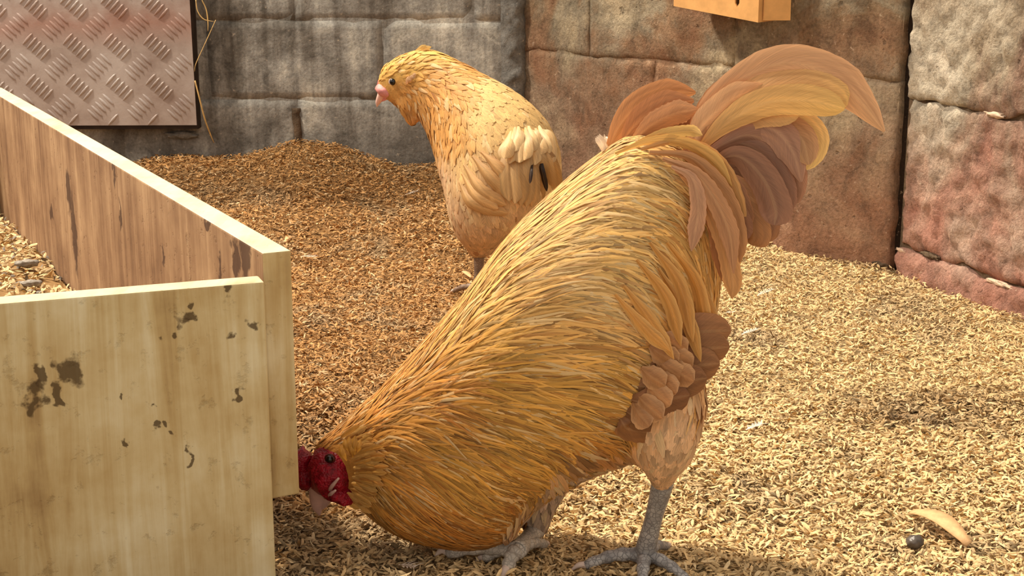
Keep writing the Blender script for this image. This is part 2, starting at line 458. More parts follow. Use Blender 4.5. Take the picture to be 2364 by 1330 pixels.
# box geometry is needed for clipping as well
ZS, ZF = 0.372, 0.350
K0 = at_z(672, 578, ZS); K1 = at_z(0, 200, ZS)
e1 = (K1 - K0)[:2]; e1 /= np.linalg.norm(e1)
Fr = at_z(610, 651, ZF); Fl = at_z(0, 701, ZF)
e2 = (Fl - Fr)[:2]; e2 /= np.linalg.norm(e2)
pin = np.array([-e1[1], e1[0]]); pin = pin if pin[0] < 0 else -pin     # from the plank into the box
fin = np.array([-e2[1], e2[0]]); fin = fin if fin[1] > 0 else -fin     # from the front board into the box
TH = 0.030

def scatter(n, ymin, ymax, margin=0.25):
    x = []; y = []
    yy = rng.uniform(ymin, ymax, n * 3); 
    half = (0.40 * (yy * 0.98 + 0.15)) + margin * 0.6
    xx = rng.uniform(-1, 1, n * 3) * (0.40 * (ymax + 0.15) + margin * 0.6)
    ok = (np.abs(xx) < half) & inside_room(xx, yy, 0.002)
    # not inside the box
    rel = np.stack([xx, yy], -1)
    inbox = ((rel - K0[:2]) @ pin > 0.10) & ((rel - Fr[:2]) @ fin > 0.10)
    inbox |= (np.abs((rel - Fr[:2]) @ fin - TH / 2) < TH / 2 + .002) & ((rel - Fr[:2]) @ e2 > -.002)
    ok &= ~inbox
    return xx[ok][:n], yy[ok][:n]
parts = []
for (n, y0, y1, l0, t8) in ((72000, 1.28, 2.1, 0.0120, True), (64000, 2.1, 2.85, 0.0128, False), (50000, 2.85, 3.8, 0.0138, False)):
    x, y = scatter(n, y0, y1); n = len(x)
    lay = rng.uniform(0, 1, n)
    lens = l0 * rng.uniform(0.55, 1.4, n); wid = lens * rng.uniform(0.18, 0.31, n)
    z = gz(x, y) + 0.001 + 0.010 * lay ** 1.5
    br = (0.55 + 0.6 * rng.beta(3, 2, n)) * (0.78 + 0.3 * lay)
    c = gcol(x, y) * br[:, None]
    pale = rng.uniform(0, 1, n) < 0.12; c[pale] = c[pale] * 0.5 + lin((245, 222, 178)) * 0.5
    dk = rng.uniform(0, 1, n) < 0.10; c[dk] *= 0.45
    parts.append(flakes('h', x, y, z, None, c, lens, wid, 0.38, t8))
off = 0; VV = []; FF = []; CC = []
for v_, f_, c_ in parts:
    VV.append(v_); FF.append(f_ + off); CC.append(c_); off += len(v_)
ho = link('rice_husk_litter', np_mesh('rice_husk_litter', np.vstack(VV), np.vstack(FF), {'Col': np.vstack(CC)}), MAT['husk'])
tag(ho, 'loose golden rice husk bedding strewn over the whole coop floor', 'litter', kind='stuff')

# ------------------------------------------------------------------ walls
def wall_backing(name, O, d, n, u0, u1, z0, z1, thick, mat, back=0.012):
    O = np.array(O)
    def p(u, z, w_): 
        q = O + d * u - n * w_; return (q[0], q[1], z)
    top = [p(u0, z0, back), p(u1, z0, back), p(u1, z1, back), p(u0, z1, back)]
    bot = [p(u0, z0, back + thick), p(u1, z0, back + thick), p(u1, z1, back + thick), p(u0, z1, back + thick)]
    return link(name, prism(name, top, bot), mat)
def rough_block(O, d, n, u0, u1, z0, z1, depth=0.05, amp=0.004, edge=0.008, jit=0.004, step=0.02, seed=0, freq=14, proud=0.0):
    nu = max(3, int((u1 - u0) / step)); nz = max(3, int((z1 - z0) / step))
    v = []; f = []
    for j in range(nz + 1):
        for i in range(nu + 1):
            tu = i / nu; tz = j / nz
            u = u0 + (u1 - u0) * tu; z = z0 + (z1 - z0) * tz
            e = Vector((u * 9 + seed, z * 9, seed * 1.7))
            if i in (0, nu): u += jit * noise.noise(e * 2.3) * 1.6
            if j in (0, nz): z += jit * noise.noise(e * 2.1 + Vector((5, 5, 5))) * 1.6
            b = min(min(tu, 1 - tu) * (u1 - u0), min(tz, 1 - tz) * (z1 - z0))
            w_ = proud + amp * 0.45 + amp * noise.fractal(Vector((u * freq + seed * 3.1, z * freq, seed)), 0.8, 2.0, 4)
            w_ = max(w_, 0.0012) - edge * max(0.0, 1 - b / (edge * 2.2)) ** 1.5
            q = O + d * u + n * w_
            v.append((q[0], q[1], z))
    W = nu + 1
    for j in range(nz):
        for i in range(nu):
            f.append((j * W + i, j * W + i + 1, (j + 1) * W + i + 1, (j + 1) * W + i))
    loop = [i for i in range(W)] + [j * W + nu for j in range(1, nz + 1)] + [nz * W + i for i in range(nu - 1, -1, -1)] + [j * W for j in range(nz - 1, 0, -1)]
    base = len(v)
    for k in loop:
        q = np.array(v[k]); v.append((q[0] - n[0] * depth, q[1] - n[1] * depth, q[2]))
    m = len(loop)
    for i in range(m):
        j = (i + 1) % m
        f.append((loop[j], loop[i], base + i, base + j))
    me = mesh('block', v, f)
    return me

# left grey wall, plane y = YL facing the camera
dL = np.array([1.0, 0.0]); nL = np.array([0.0, -1.0]); OL = np.array([0.0, YL])
wl = wall_backing('wall_left', OL, dL, nL, -2.7, 0.018, -0.1, 1.07, 0.10, MAT['grey_wall'], 0.0004)
tag(wl, 'grey cement-rendered block wall behind the hen', 'wall', kind='structure')
UE = 0.026
sd = 1
for ci, (z0, z1, j0) in enumerate(((-0.13, 0.067, -0.33), (0.067, 0.267, -0.552), (0.267, 0.467, -0.33), (0.467, 0.667, -0.55), (0.667, 0.867, -0.33), (0.867, 1.067, -0.55))):
    js = sorted([j0 + 0.45 * k for k in range(-5, 3)])
    js = [j for j in js if -2.65 < j < UE - 0.06] + [UE]
    for a, b in zip(js[:-1], js[1:]):
        g = 0.0012
        o = child('block', rough_block(OL, dL, nL, a + g, b - (g if b < UE else 0), z0 + 0.0008, z1 - 0.0008, 0.03, 0.0035, 0.0022, 0.002, 0.022, sd, 7), MAT['grey_wall'], wl); sd += 1
# dark filled slot of the open vertical joint low on the grey wall
s0 = at_y(684, 250, YL - 0.004); s1 = at_y(684, 335, YL - 0.004)
me = rough_block(OL, dL, nL, s0[0] - 0.010, s0[0] + 0.010, s1[2], s0[2], 0.01, 0.004, 0.003, 0.003, 0.006, 91, 60, 0.003)
child('joint_mortar', me, MAT['mortar'], wl)
# ragged mortar edge at the right-hand end
v = []; f = []; rows = 110; cols = 12
for j in range(rows + 1):
    z = -0.05 + 0.85 * j / rows
    for i in range(cols + 1):
        t = i / cols
        x = UE - 0.055 + 0.075 * t
        nn = noise.fractal(Vector((t * 2.2, z * 26, 4.2)), 0.9, 2.0, 4)
        x += (0.012 * noise.noise(Vector((z * 30, 2, 7))) if t > 0.4 else 0) * t
        yy = YL - 0.002 - 0.014 * math.sin(math.pi * min(t * 1.15, 1.0)) * (0.55 + 0.9 * abs(nn)) - 0.006 * nn * (t > 0.05) + (0.05 * (t - 0.8) / 0.2 if t > 0.8 else 0)
        v.append((x, yy, z))
for j in range(rows):
    for i in range(cols):
        a = j * (cols + 1) + i; f.append((a, a + 1, a + cols + 2, a + cols + 1))
o = child('mortar_edge', mesh('mortar_edge', v, f), MAT['mortar_grey'], wl)

# brown wall in the middle
OM = A_MID
wm = wall_backing('wall_middle', OM, dM, nM, -0.90, 0.406, -0.1, 1.0, 0.10, MAT['brown_wall'], 0.0004)
tag(wm, 'brown stained block wall running from the grey wall to the corner', 'wall', kind='structure')
def u_on(px, py, O, d, n):
    P = at_plane(px, py, (O[0], O[1], 0), np.array([n[0], n[1], 0])); return float((P[:2] - O) @ d), float(P[2])
uA = u_on(1362, 60, OM, dM, nM)[0]; uB = u_on(1697, 120, OM, dM, nM)[0]; uC = u_on(1512, 180, OM, dM, nM)[0]; zJ = u_on(1500, 140, OM, dM, nM)[1]
UEND = 0.409
sd = 30
for (z0, z1, js) in ((-0.10, zJ, [-0.88, uC - 0.5, uC, UEND]), (zJ, zJ + 0.2, [-0.88, uA, uB, UEND]), (zJ + 0.2, zJ + 0.4, [-0.88, uC - 0.5, uC, UEND]), (zJ + 0.4, zJ + 0.6, [-0.88, uA, uB, UEND])):
    for a, b in zip(js[:-1], js[1:]):
        o = child('block', rough_block(OM, dM, nM, a + 0.0012, b - 0.0012, z0 + 0.0008, z1 - 0.0008, 0.03, 0.007, 0.0026, 0.004, 0.014, sd, 10), MAT['brown_wall'], wm); sd += 1
cj = wall_backing('corner_joint', OM, dM, nM, 0.400, 0.46, -0.1, 1.0, 0.05, MAT['crack'], 0.016)
cj.parent = wm; cj.matrix_parent_inverse = wm.matrix_world.inverted()
# right rough-block wall
OR = B_MID + dM * 0.009
wr = wall_backing('wall_right', OR, dR, nR, 0.0, 1.9, -0.1, 1.0, 0.12, MAT['mortar'], 0.006)
tag(wr, 'pitted pinkish block wall at the right edge of the coop', 'wall', kind='structure')
for (z0, z1, js, pr) in ((-0.12, 0.058, [0.004, 0.55, 1.1, 1.85], 0.006), (0.062, 0.358, [0.006, 0.80, 1.85], 0.0), (0.363, 0.66, [0.0, 0.62, 1.25, 1.85], 0.003), (0.672, 0.95, [0.0, 0.8, 1.85], 0.0)):
    for a, b in zip(js[:-1], js[1:]):
        o = child('block', rough_block(OR, dR, nR, a + 0.004, b - 0.004, z0, z1, 0.04, 0.010, 0.007, 0.008, 0.009, sd, 26, pr), MAT['stone_wall'], wr); sd += 1
# pale plaster crumbs and rubble in the corner hole
for i, (px, py, rx, rz, mt) in enumerate(((2085, 578, 0.018, 0.006, 'plaster'), (2035, 610, 0.02, 0.010, 'mortar'), (2045, 628, 0.018, 0.006, 'plaster'), (2062, 457, 0.006, 0.005, 'plaster'), (2300, 265, 0.028, 0.008, 'plaster'), (2310, 655, 0.04, 0.007, 'plaster'), (2150, 590, 0.03, 0.008, 'mortar'))):
    onr = px > 2060
    O_, d_, n_ = (OR, dR, nR) if onr else (OM, dM, nM)
    u, z = u_on(px, py, O_, d_, n_); q = O_ + d_ * u + n_ * 0.002
    rot = Matrix.Rotation(math.atan2(d_[1], d_[0]), 3, 'Z')
    child('mortar_lump', lump('mortar_lump', (q[0], q[1], z), (rx, 0.006, rz * .7), 0.6, 3.5, 3, rot, i), MAT[mt], wr if onr else wm)

# ------------------------------------------------------------------ tread plate on the grey wall
YP = YL - 0.045
pr = at_y(454, 289, YP); pl_z = pr[2]
PX1, PX0, PZ1 = pr[0], -2.1, 1.1
pe = empty('tread_plate', (-1.2, YP, pl_z))
tag(pe, 'grey metal tread plate with raised diagonal bars fixed to the grey wall', 'metal plate')
me = prism('plate', [(PX0, YP, pl_z - 0.004), (PX1, YP, pl_z), (PX1 - 0.006, YP, PZ1), (PX0, YP, PZ1)], [(PX0, YP + 0.004, pl_z - 0.004), (PX1, YP + 0.004, pl_z), (PX1 - 0.006, YP + 0.004, PZ1), (PX0, YP + 0.004, PZ1)])
child('sheet', me, MAT['metal'], pe, False)
me = prism('backing_board', [(PX0, YP + 0.004, pl_z - 0.014), (PX1 + 0.003, YP + 0.004, pl_z - 0.010), (PX1 + 0.003, YP + 0.004, PZ1), (PX0, YP + 0.004, PZ1)], [(PX0, YL - 0.004, pl_z - 0.014), (PX1 + 0.003, YL - 0.004, pl_z - 0.010), (PX1 + 0.003, YL - 0.004, PZ1), (PX0, YL - 0.004, PZ1)])
child('backing_board', me, MAT['dark_board'], pe, False)
V, Fv = [], []
pitch = 0.1015
g0 = at_y(84, 108, YP)
def bar(cx, cz, ang):
    L, W, Hh = 0.0205, 0.0044, 0.0042
    ca, sa = math.cos(ang), math.sin(ang); b = len(V); n = 8
    ring = []
    for k in range(n):
        t = 2 * math.pi * k / n; a = L * math.cos(t); c = W * math.sin(t) * abs(math.sin(t)) ** 0.3
        V.append((cx + a * ca - c * sa, YP - 0.0003, cz + a * sa + c * ca))
    for s_ in (-0.55, 0.55):
        V.append((cx + L * s_ * ca, YP - Hh, cz + L * s_ * sa))
    p, q = b + 8, b + 9
    Fv.extend([(b + 0, b + 1, q), (b + 1, b + 2, q), (b + 2, b + 3, p, q), (b + 3, b + 4, p), (b + 4, b + 5, p), (b + 5, b + 6, p), (b + 6, b + 7, q, p), (b + 7, b + 0, q)])
for half in (0, 1):
    ang = math.radians(47 if half == 0 else -47)
    for i in range(-12, 6):
        for j in range(-6, 9):
            cx = g0[0] + (i + 0.5 * half) * pitch; cz = g0[2] + (j + 0.5 * half) * pitch
            px_, pz_ = (-math.sin(ang), math.cos(ang))
            for k in range(-2, 3):
                o_ = 0.0142 * k
                x, z = cx + px_ * o_, cz + pz_ * o_
                if PX0 + 0.02 < x < PX1 - 0.012 and pl_z + 0.012 < z < PZ1 - 0.02: bar(x, z, ang)
child('tread_bars', mesh('tread_bars', V, Fv), MAT['metal'], pe, True)
bmx = at_y(420, 312, YL - 0.008)
child('mortar_dab', lump('mortar_dab', tuple(bmx), (0.040, 0.006, 0.009), 0.6, 3.5, 3, None, 4), MAT['mortar_grey'], wl)

# ------------------------------------------------------------------ hanging tan board box on the brown wall
cb = []
def box_pt(px, py, w_):
    O_ = OM + nM * w_
    P = at_plane(px, py, (O_[0], O_[1], 0), np.array([nM[0], nM[1], 0])); return P
PRO = 0.105
cA = box_pt(1750, 52, PRO); cB = box_pt(1555, 14, PRO)
ce = empty('wall_box', ((cA[0] + cB[0]) / 2, (cA[1] + cB[1]) / 2, cA[2]))
tag(ce, 'tan board box with a punched hole hanging high on the brown wall', 'box')
def sheet(name, P, thick_dir, th, parent, mat):
    P = [np.array(p, float) for p in P]; t = np.array(thick_dir) * th
    return child(name, prism(name, P, [p + t for p in P]), mat, parent, False)
ZT = 0.95
nM3 = np.array([nM[0], nM[1], 0]); dM3 = np.array([dM[0], dM[1], 0])
# front panel with a six-sided hole: built as strips round the hole
hc = box_pt(1702, -2, PRO)
u0_, u1_ = float((cB[:2] - OM) @ dM), float((cA[:2] - OM) @ dM)
uh = float((hc[:2] - OM) @ dM); zh = hc[2]
def fp(u, z): 
    q = OM + dM * u + nM * PRO; return np.array([q[0], q[1], z])
zb = lambda u: cB[2] + (cA[2] - cB[2]) * (u - u0_) / (u1_ - u0_)
hole = [(0.0, -0.0165), (0.006, -0.008), (0.006, 0.02), (0.0, 0.028), (-0.006, 0.02), (-0.006, -0.008)]
outer = [(uh, zb(uh)), (u1_, zb(u1_)), (u1_, ZT), (uh, ZT), (u0_, ZT), (u0_, zb(u0_))]
Vf = []; Ff = []
for s_ in (0.0, -0.004):
    for (u, z) in outer: Vf.append(fp(u, z) + nM3 * s_)
    for (u, z) in hole: Vf.append(fp(uh + u, zh + z) + nM3 * s_)
for k in range(6):
    j = (k + 1) % 6
    Ff.append((k, j, 6 + j, 6 + k)); Ff.append((12 + j, 12 + k, 18 + k, 18 + j))
    Ff.append((k, 12 + k, 12 + j, j)); Ff.append((6 + j, 18 + j, 18 + k, 6 + k))
child('front_panel', mesh('front_panel', Vf, Ff), MAT['card'], ce, False)
q0 = fp(u1_, cA[2]); 
sheet('side_panel', [q0 - nM3 * 0.004, q0 - nM3 * (PRO - 0.008) + np.array([0, 0, 0.004]), q0 - nM3 * (PRO - 0.008) + np.array([0, 0, 0.5]), q0 - nM3 * 0.004 + np.array([0, 0, 0.5])], -dM3, 0.004, ce, MAT['card'])
q1 = fp(u0_, cB[2])
sheet('side_panel', [q1 - nM3 * 0.004, q1 - nM3 * (PRO - 0.008), q1 - nM3 * (PRO - 0.008) + np.array([0, 0, 0.45]), q1 - nM3 * 0.004 + np.array([0, 0, 0.45])], dM3, 0.004, ce, MAT['card'])
# loose flap folded out past the corner
qf = fp(u1_ + 0.006, cA[2] + 0.004)
sheet('corner_flap', [qf - nM3 * 0.012, qf + dM3 * 0.035 - nM3 * 0.055, qf + dM3 * 0.03 - nM3 * 0.055 + np.array([0, 0, 0.4]), qf - nM3 * 0.012 + np.array([0, 0, 0.4])], -dM3, 0.003, ce, MAT['card'])

# ------------------------------------------------------------------ wooden box
def P3(p2, z): return np.array([p2[0], p2[1], z])
plank_len = 1.82
bx = empty('wooden_box', P3(K0[:2], 0.0))
tag(bx, 'long rough pine box of litter standing at the left edge', 'wooden box')
sideL = K0[:2] - 0
def board(name, a, along, inward, length, z0, z1, th, mat, bev=0.002, rough=0.0):
    p = [P3(a, 0), P3(a + along * length, 0), P3(a + along * length + inward * th, 0), P3(a + inward * th, 0)]
    me = prism(name, [P3(q[:2], z1) for q in p], [P3(q[:2], z0) for q in p])
    bevel(me, bev)
    me.materials.append(mat); me.materials.append(m_top); me.materials.append(m_fr)
    for p_ in me.polygons:
        if p_.normal.z > 0.8: p_.material_index = 1
        elif p_.normal.x * e1[0] + p_.normal.y * e1[1] < -0.8: p_.material_index = 2
    return child(name, me, mat, bx, False)
inner_n = np.array([pin[0], pin[1], 0.0])
inner_O = P3(K0[:2] + pin * TH, 0)
def on_inner(px, py): return at_plane(px, py, inner_O, inner_n)
front_O = P3(Fr[:2], 0); front_n = np.array([fin[0], fin[1], 0.0])
def on_front(px, py): return at_plane(px, py, front_O, front_n)
in_spots = [(on_inner(158, 440), 0.020, 0.5), (on_inner(118, 490), 0.014, 1.0), (on_inner(172, 545), 0.022, 0.30), (on_inner(565, 575), 0.022, 0.5), (on_inner(545, 600), 0.014, 0.5), (on_inner(376, 590), 0.007, 0.3), (on_inner(262, 395), 0.010, 0.4), (on_inner(278, 500), 0.010, 0.4), (on_inner(480, 510), 0.016, 1.5), (on_inner(505, 615), 0.008, 0.4)]
fr_spots = [(on_front(85, 925), 0.010, 0.6), (on_front(160, 850), 0.011, 0.5), (on_front(137, 900), 0.007, 0.5), (on_front(92, 875), 0.007, 0.5), (on_front(415, 750), 0.010, 0.9), (on_front(430, 725), 0.009, 1.0), (on_front(395, 775), 0.007, 1.0), (on_front(585, 750), 0.008, 1.0), (on_front(550, 780), 0.007, 0.8), (on_front(550, 905), 0.006, 1.0), (on_front(270, 913), 0.005, 1.0), (on_front(280, 1020), 0.005, 0.8), (on_front(396, 976), 0.005, 0.6), (on_front(425, 1055), 0.005, 0.5), (on_front(450, 695), 0.006, 1.0), (on_front(532, 660), 0.007, 1.0), (on_front(360, 925), 0.004, 1.0), (on_front(370, 990), 0.006, 1.0)]
WI = [(0.34, lin4((104, 76, 56))), (0.45, lin4((140, 108, 80))), (0.53, lin4((160, 128, 97))), (0.63, lin4((184, 152, 118)))]
WF = [(0.34, lin4((156, 126, 82))), (0.44, lin4((188, 162, 112))), (0.52, lin4((204, 184, 138))), (0.62, lin4((222, 210, 174)))]
m_in = mat_wood('stained_pine', WI, 2, 1.0, 2.0, in_spots, 0.5, (70, 46, 34))
m_top = mat_wood('pale_top_edge', [(0.36, lin4((186, 160, 122))), (0.46, lin4((214, 194, 158))), (0.58, lin4((226, 210, 180)))], 1, 0.6, 9.0, (), 0.15, (150, 118, 80))  # paler wood for the upward faces of the boards
m_fr = mat_wood('weathered_pine', WF, 2, 1.0, 5.0, fr_spots, 0.35, (74, 54, 28))
side = board('side_plank', K0[:2], e1, pin, plank_len, 0.112, ZS, TH, m_in)
front = board('front_board', Fr[:2], e2, fin, 1.30, -0.02, ZF, TH, m_fr)
far_a = K0[:2] + e1 * (plank_len - TH) + pin * TH
board('end_plank', far_a, -fin * 0 + e2, -e1, 1.25, 0.05, ZS, TH, m_in)
board('far_side_plank', Fr[:2] + e2 * 1.28 + fin * TH, e1, -e2, plank_len - 0.02, 0.05, ZS, TH, m_in)
cpo = K0[:2] + pin * (TH + .001) + e1 * .002
me = prism('corner_post', [P3(cpo, .305), P3(cpo + e1 * .045, .305), P3(cpo + e1 * .045 + pin * .04, .305), P3(cpo + pin * .04, .305)], [P3(cpo, 0), P3(cpo + e1 * .045, 0), P3(cpo + e1 * .045 + pin * .04, 0), P3(cpo + pin * .04, 0)])
child('corner_post', me, m_in, bx, False)
# bottom: a slab inside the four sides
b0 = K0[:2] + pin * (TH + 0.002) + e1 * 0.06
me = prism('bottom_board', [P3(b0, 0.085), P3(b0 + e1 * 1.7, 0.085), P3(b0 + e1 * 1.7 + e2 * 1.18, 0.085), P3(b0 + e2 * 1.18, 0.085)], [P3(b0, 0.070), P3(b0 + e1 * 1.7, 0.070), P3(b0 + e1 * 1.7 + e2 * 1.18, 0.070), P3(b0 + e2 * 1.18, 0.070)])
child('bottom_board', me, m_in, bx, False)
# litter in the box
bpts = [on_inner(2, 528), on_inner(60, 562), on_inner(118, 612), on_inner(160, 656)]
print('BOX litter on plank', [tuple(np.round(b, 3)) for b in bpts], 'e1', e1, 'e2', e2, 'K0', K0, 'Fr', Fr)
bs = np.array([(b[:2] - K0[:2]) @ e1 for b in bpts]); bz = np.array([b[2] for b in bpts])
order = np.argsort(bs); bs, bz = bs[order], np.maximum(bz[order], 0.119)
def boxz(s, t):
    base = np.interp(s, np.concatenate([[0.05], bs, [1.8]]), np.concatenate([[0.119], bz, [bz[-1] + 0.002]]))
    return base + 0.03 * sstep(0, 0.25, t) + 0.01 * (vnoise(s * 20, t * 20, 3) - 0.5)
ss, tt = np.meshgrid(np.linspace(0.08, plank_len - 0.07, 60), np.linspace(0.004, 1.1, 45))
base2 = K0[:2] + pin * TH
XY = base2 + ss[..., None] * e1 + tt[..., None] * pin
Zt = boxz(ss, tt)
V = np.concatenate([XY, Zt[..., None]], -1).reshape(-1, 3)
idx = np.arange(45 * 60).reshape(45, 60)
Fq = np.stack([idx[:-1, :-1], idx[1:, :-1], idx[1:, 1:], idx[:-1, 1:]], -1).reshape(-1, 4)
n = 9000
s_ = rng.uniform(0.08, 1.72, n); t_ = rng.uniform(0.004, 0.7, n)
xy = base2 + s_[:, None] * e1 + t_[:, None] * pin
lens = 0.014 * rng.uniform(0.6, 1.5, n)
c = lin((226, 196, 146)) * (0.5 + 0.65 * rng.beta(3, 2, n))[:, None]
gm = rng.uniform(0, 1, n) < 0.12; c[gm] = lin((150, 140, 128)) * 0.8
v2, f2, c2 = flakes('b', xy[:, 0], xy[:, 1], boxz(s_, t_) + 0.002 + rng.uniform(0, 0.012, n), None, c, lens, lens * 0.3, 0.45, True)
Ftri = np.vstack([np.stack([Fq[:, 0], Fq[:, 1], Fq[:, 2]], -1), np.stack([Fq[:, 0], Fq[:, 2], Fq[:, 3]], -1), f2 + len(V)])
bl = link('box_litter', np_mesh('box_litter', np.vstack([V, v2]), Ftri, {'Col': np.vstack([np.tile(lin((150, 115, 70)), (len(V), 1)), c2])}), MAT['husk'])
tag(bl, 'pale husk litter heaped inside the wooden box', 'litter', kind='stuff')
#BIRDS

# ------------------------------------------------------------------ birds: general tools
class Bird:
    def __init__(self, name, loc, pxa, Ya, pxb, Yb, label):
        self.pxa, self.Ya, self.pxb, self.Yb = pxa, Ya, pxb, Yb
        self.root = empty(name, loc); tag(self.root, label, 'bird' if False else name)
        p = self.P(pxa, 700); q = self.P(pxb, 700)
        eu = q - p; eu[2] = 0; self.eu = eu / np.linalg.norm(eu)
        self.nb = np.array([self.eu[1], -self.eu[0], 0]); 
        if self.nb[1] > 0: self.nb = -self.nb           # towards the camera
    def D(self, px): return self.Ya + (self.Yb - self.Ya) * (px - self.pxa) / (self.pxb - self.pxa)
    def P(self, px, py, off=0.0): return at_y(px, py, self.D(px) + off)
    def loft(self, secs, n=28, sub=5, pw=0.9):
        """secs: (Tx,Ty,Bx,By,w,off) silhouettes in photo pixels, half thickness w in metres"""
        R = catmull(np.array(secs, float), (len(secs) - 1) * sub + 1)
        v, f = [], []
        for (tx, ty, bx_, by_, w_, of) in R:
            T = self.P(tx, ty, of); B = self.P(bx_, by_, of); c = (T + B) / 2; a = (T - B) / 2
            for k in range(n):
                th = 2 * math.pi * k / n; ct, st = math.cos(th), math.sin(th)
                v.append(c + a * math.copysign(abs(ct) ** pw, ct) + self.nb * max(w_, 0.002) * math.copysign(abs(st) ** pw, st))
        m = len(R)
        for i in range(m - 1):
            for k in range(n):
                a = i * n + k; b = i * n + (k + 1) % n
                f.append((a, b, b + n, a + n))
        v.append(np.mean(v[:n], axis=0)); v.append(np.mean(v[(m - 1) * n:m * n], axis=0))
        for k in range(n):
            f.append((m * n, (k + 1) % n, k)); f.append((m * n + 1, (m - 1) * n + k, (m - 1) * n + (k + 1) % n))
        return v, f
    def fuse(self, pieces, voxel=0.006, smooth=6):
        v, f = [], []
        for (a, b) in pieces:
            o_ = len(v); v += list(a); f += [tuple(i + o_ for i in q) for q in b]
        me = mesh('body', v, f)
        bm = bmesh.new(); bm.from_mesh(me); bmesh.ops.recalc_face_normals(bm, faces=bm.faces); bm.to_mesh(me); bm.free()
        tmp = bpy.data.objects.new('tmp', me); COL.objects.link(tmp)
        r = tmp.modifiers.new('r', 'REMESH'); r.mode = 'VOXEL'; r.voxel_size = voxel
        s = tmp.modifiers.new('s', 'SMOOTH'); s.factor = 0.5; s.iterations = smooth
        dg = bpy.context.evaluated_depsgraph_get()
        me2 = bpy.data.meshes.new_from_object(tmp.evaluated_get(dg)); me2.name = 'body'
        bpy.data.objects.remove(tmp)
        n = len(me2.vertices); self.V = np.zeros(n * 3, np.float32); me2.vertices.foreach_get('co', self.V); self.V = self.V.reshape(-1, 3)
        polys = [tuple(p.vertices) for p in me2.polygons]
        self.bvh = BVHTree.FromPolygons([tuple(p) for p in self.V], polys)
        tri = []
        for p in polys:
            for k in range(1, len(p) - 1): tri.append((p[0], p[k], p[k + 1]))
        self.tri = np.array(tri)
        self.me = me2
        return me2
    def surf(self, px, py, lift=0.0, fallback=0.0):
        d = ray(px, py); d = d / np.linalg.norm(d)
        h = self.bvh.ray_cast(Vector(CAM), Vector(d))
        if h[0] is None: return self.P(px, py, fallback)
        return np.array(h[0]) - d * lift
    def anchors(self, A):
        self.A = A
        self.AP = np.array([(a[0], a[1]) for a in A], float)
        d = np.array([(a[2], a[3]) for a in A], float); d /= np.linalg.norm(d, axis=1)[:, None]
        self.AV = np.hstack([d, np.array([(a[4], a[5]) for a in A], float), np.array([lin(a[6]) for a in A])])
        self.AT = [a[7] for a in A]
    def lookup(self, pts, power=3.0):
        px, py = project(pts)
        d2 = (px[:, None] - self.AP[None, :, 0]) ** 2 + (py[:, None] - self.AP[None, :, 1]) ** 2 + 40.0
        W = d2 ** (-power / 2); W /= W.sum(1)[:, None]
        return W @ self.AV, np.argmin(d2, 1), px, py
    def paint_body(self):
        val, _, _, _ = self.lookup(self.V.astype(float))
        c = np.ones((len(self.V), 4), np.float32); c[:, :3] = val[:, 4:7] * 0.85
        a = self.me.attributes.new('Col', 'FLOAT_COLOR', 'POINT'); a.data.foreach_set('color', c.ravel())
    def grow(self, n, tracts, S_=6, keep=None, lift=0.10, var=0.22, pale=(0.12, (250, 222, 170)), dark=0.12, tips=None, jitter=0.16):
        """n roots over the whole body -> one feather mesh per tract; tracts {name:(profile, lift, curl)}"""
        T = self.tri; a, b, c = self.V[T[:, 0]], self.V[T[:, 1]], self.V[T[:, 2]]
        ar = np.linalg.norm(np.cross(b - a, c - a), axis=1); k = rng.choice(len(T), n, p=ar / ar.sum())
        r1 = np.sqrt(rng.uniform(0, 1, n)); r2 = rng.uniform(0, 1, n)
        P0 = a[k] * (1 - r1)[:, None] + b[k] * (r1 * (1 - r2))[:, None] + c[k] * (r1 * r2)[:, None]
        P0 = P0.astype(float)
        val, near, px, py = self.lookup(P0)
        if keep is not None:
            ok = keep(px, py); P0, val, near = P0[ok], val[ok], near[ok]; n = len(P0)
        L = val[:, 2] * rng.uniform(0.75, 1.2, n); Wd = val[:, 3] * rng.uniform(0.75, 1.2, n)
        col = val[:, 4:7] * (1 + rng.normal(0, var, n)).clip(0.5, 1.5)[:, None]
        pm = rng.uniform(0, 1, n) < pale[0]; col[pm] = col[pm] * 0.45 + lin(pale[1]) * 0.55
        dm = (rng.uniform(0, 1, n) < dark) & ~np.isin(np.array(self.AT)[near], ['thigh_fluff', 'belly_fluff']); col[dm] *= np.array([0.62, 0.5, 0.42])
        pos = np.zeros((n, S_, 3)); nor = np.zeros((n, S_, 3)); dirs = np.zeros((n, S_, 3))
        cur = P0.copy(); ja = rng.normal(0, jitter, n)
        for s in range(S_):
            N = np.zeros((n, 3)); C = np.zeros((n, 3))
            fn = self.bvh.find_nearest
            for i in range(n):
                h = fn(Vector(cur[i])); C[i] = h[0]; N[i] = h[1]
            vv, _, _, _ = self.lookup(C)
            d3 = vv[:, 0:1] * self.eu + vv[:, 1:2] * np.array([0, 0, -1.0])
            d3 -= N * (d3 * N).sum(1)[:, None]
            ln = np.linalg.norm(d3, axis=1); bad = ln < 1e-3; ln[bad] = 1; d3 /= ln[:, None]
            sd3 = np.cross(N, d3); d3 = d3 * np.cos(ja)[:, None] + sd3 * np.sin(ja)[:, None]
            pos[:, s], nor[:, s], dirs[:, s] = C, N, d3
            cur = C + d3 * (L / (S_ - 1))[:, None]
        out = {}
        names = np.array(self.AT)[near]
        rnd = rng.uniform(0, 1, n)
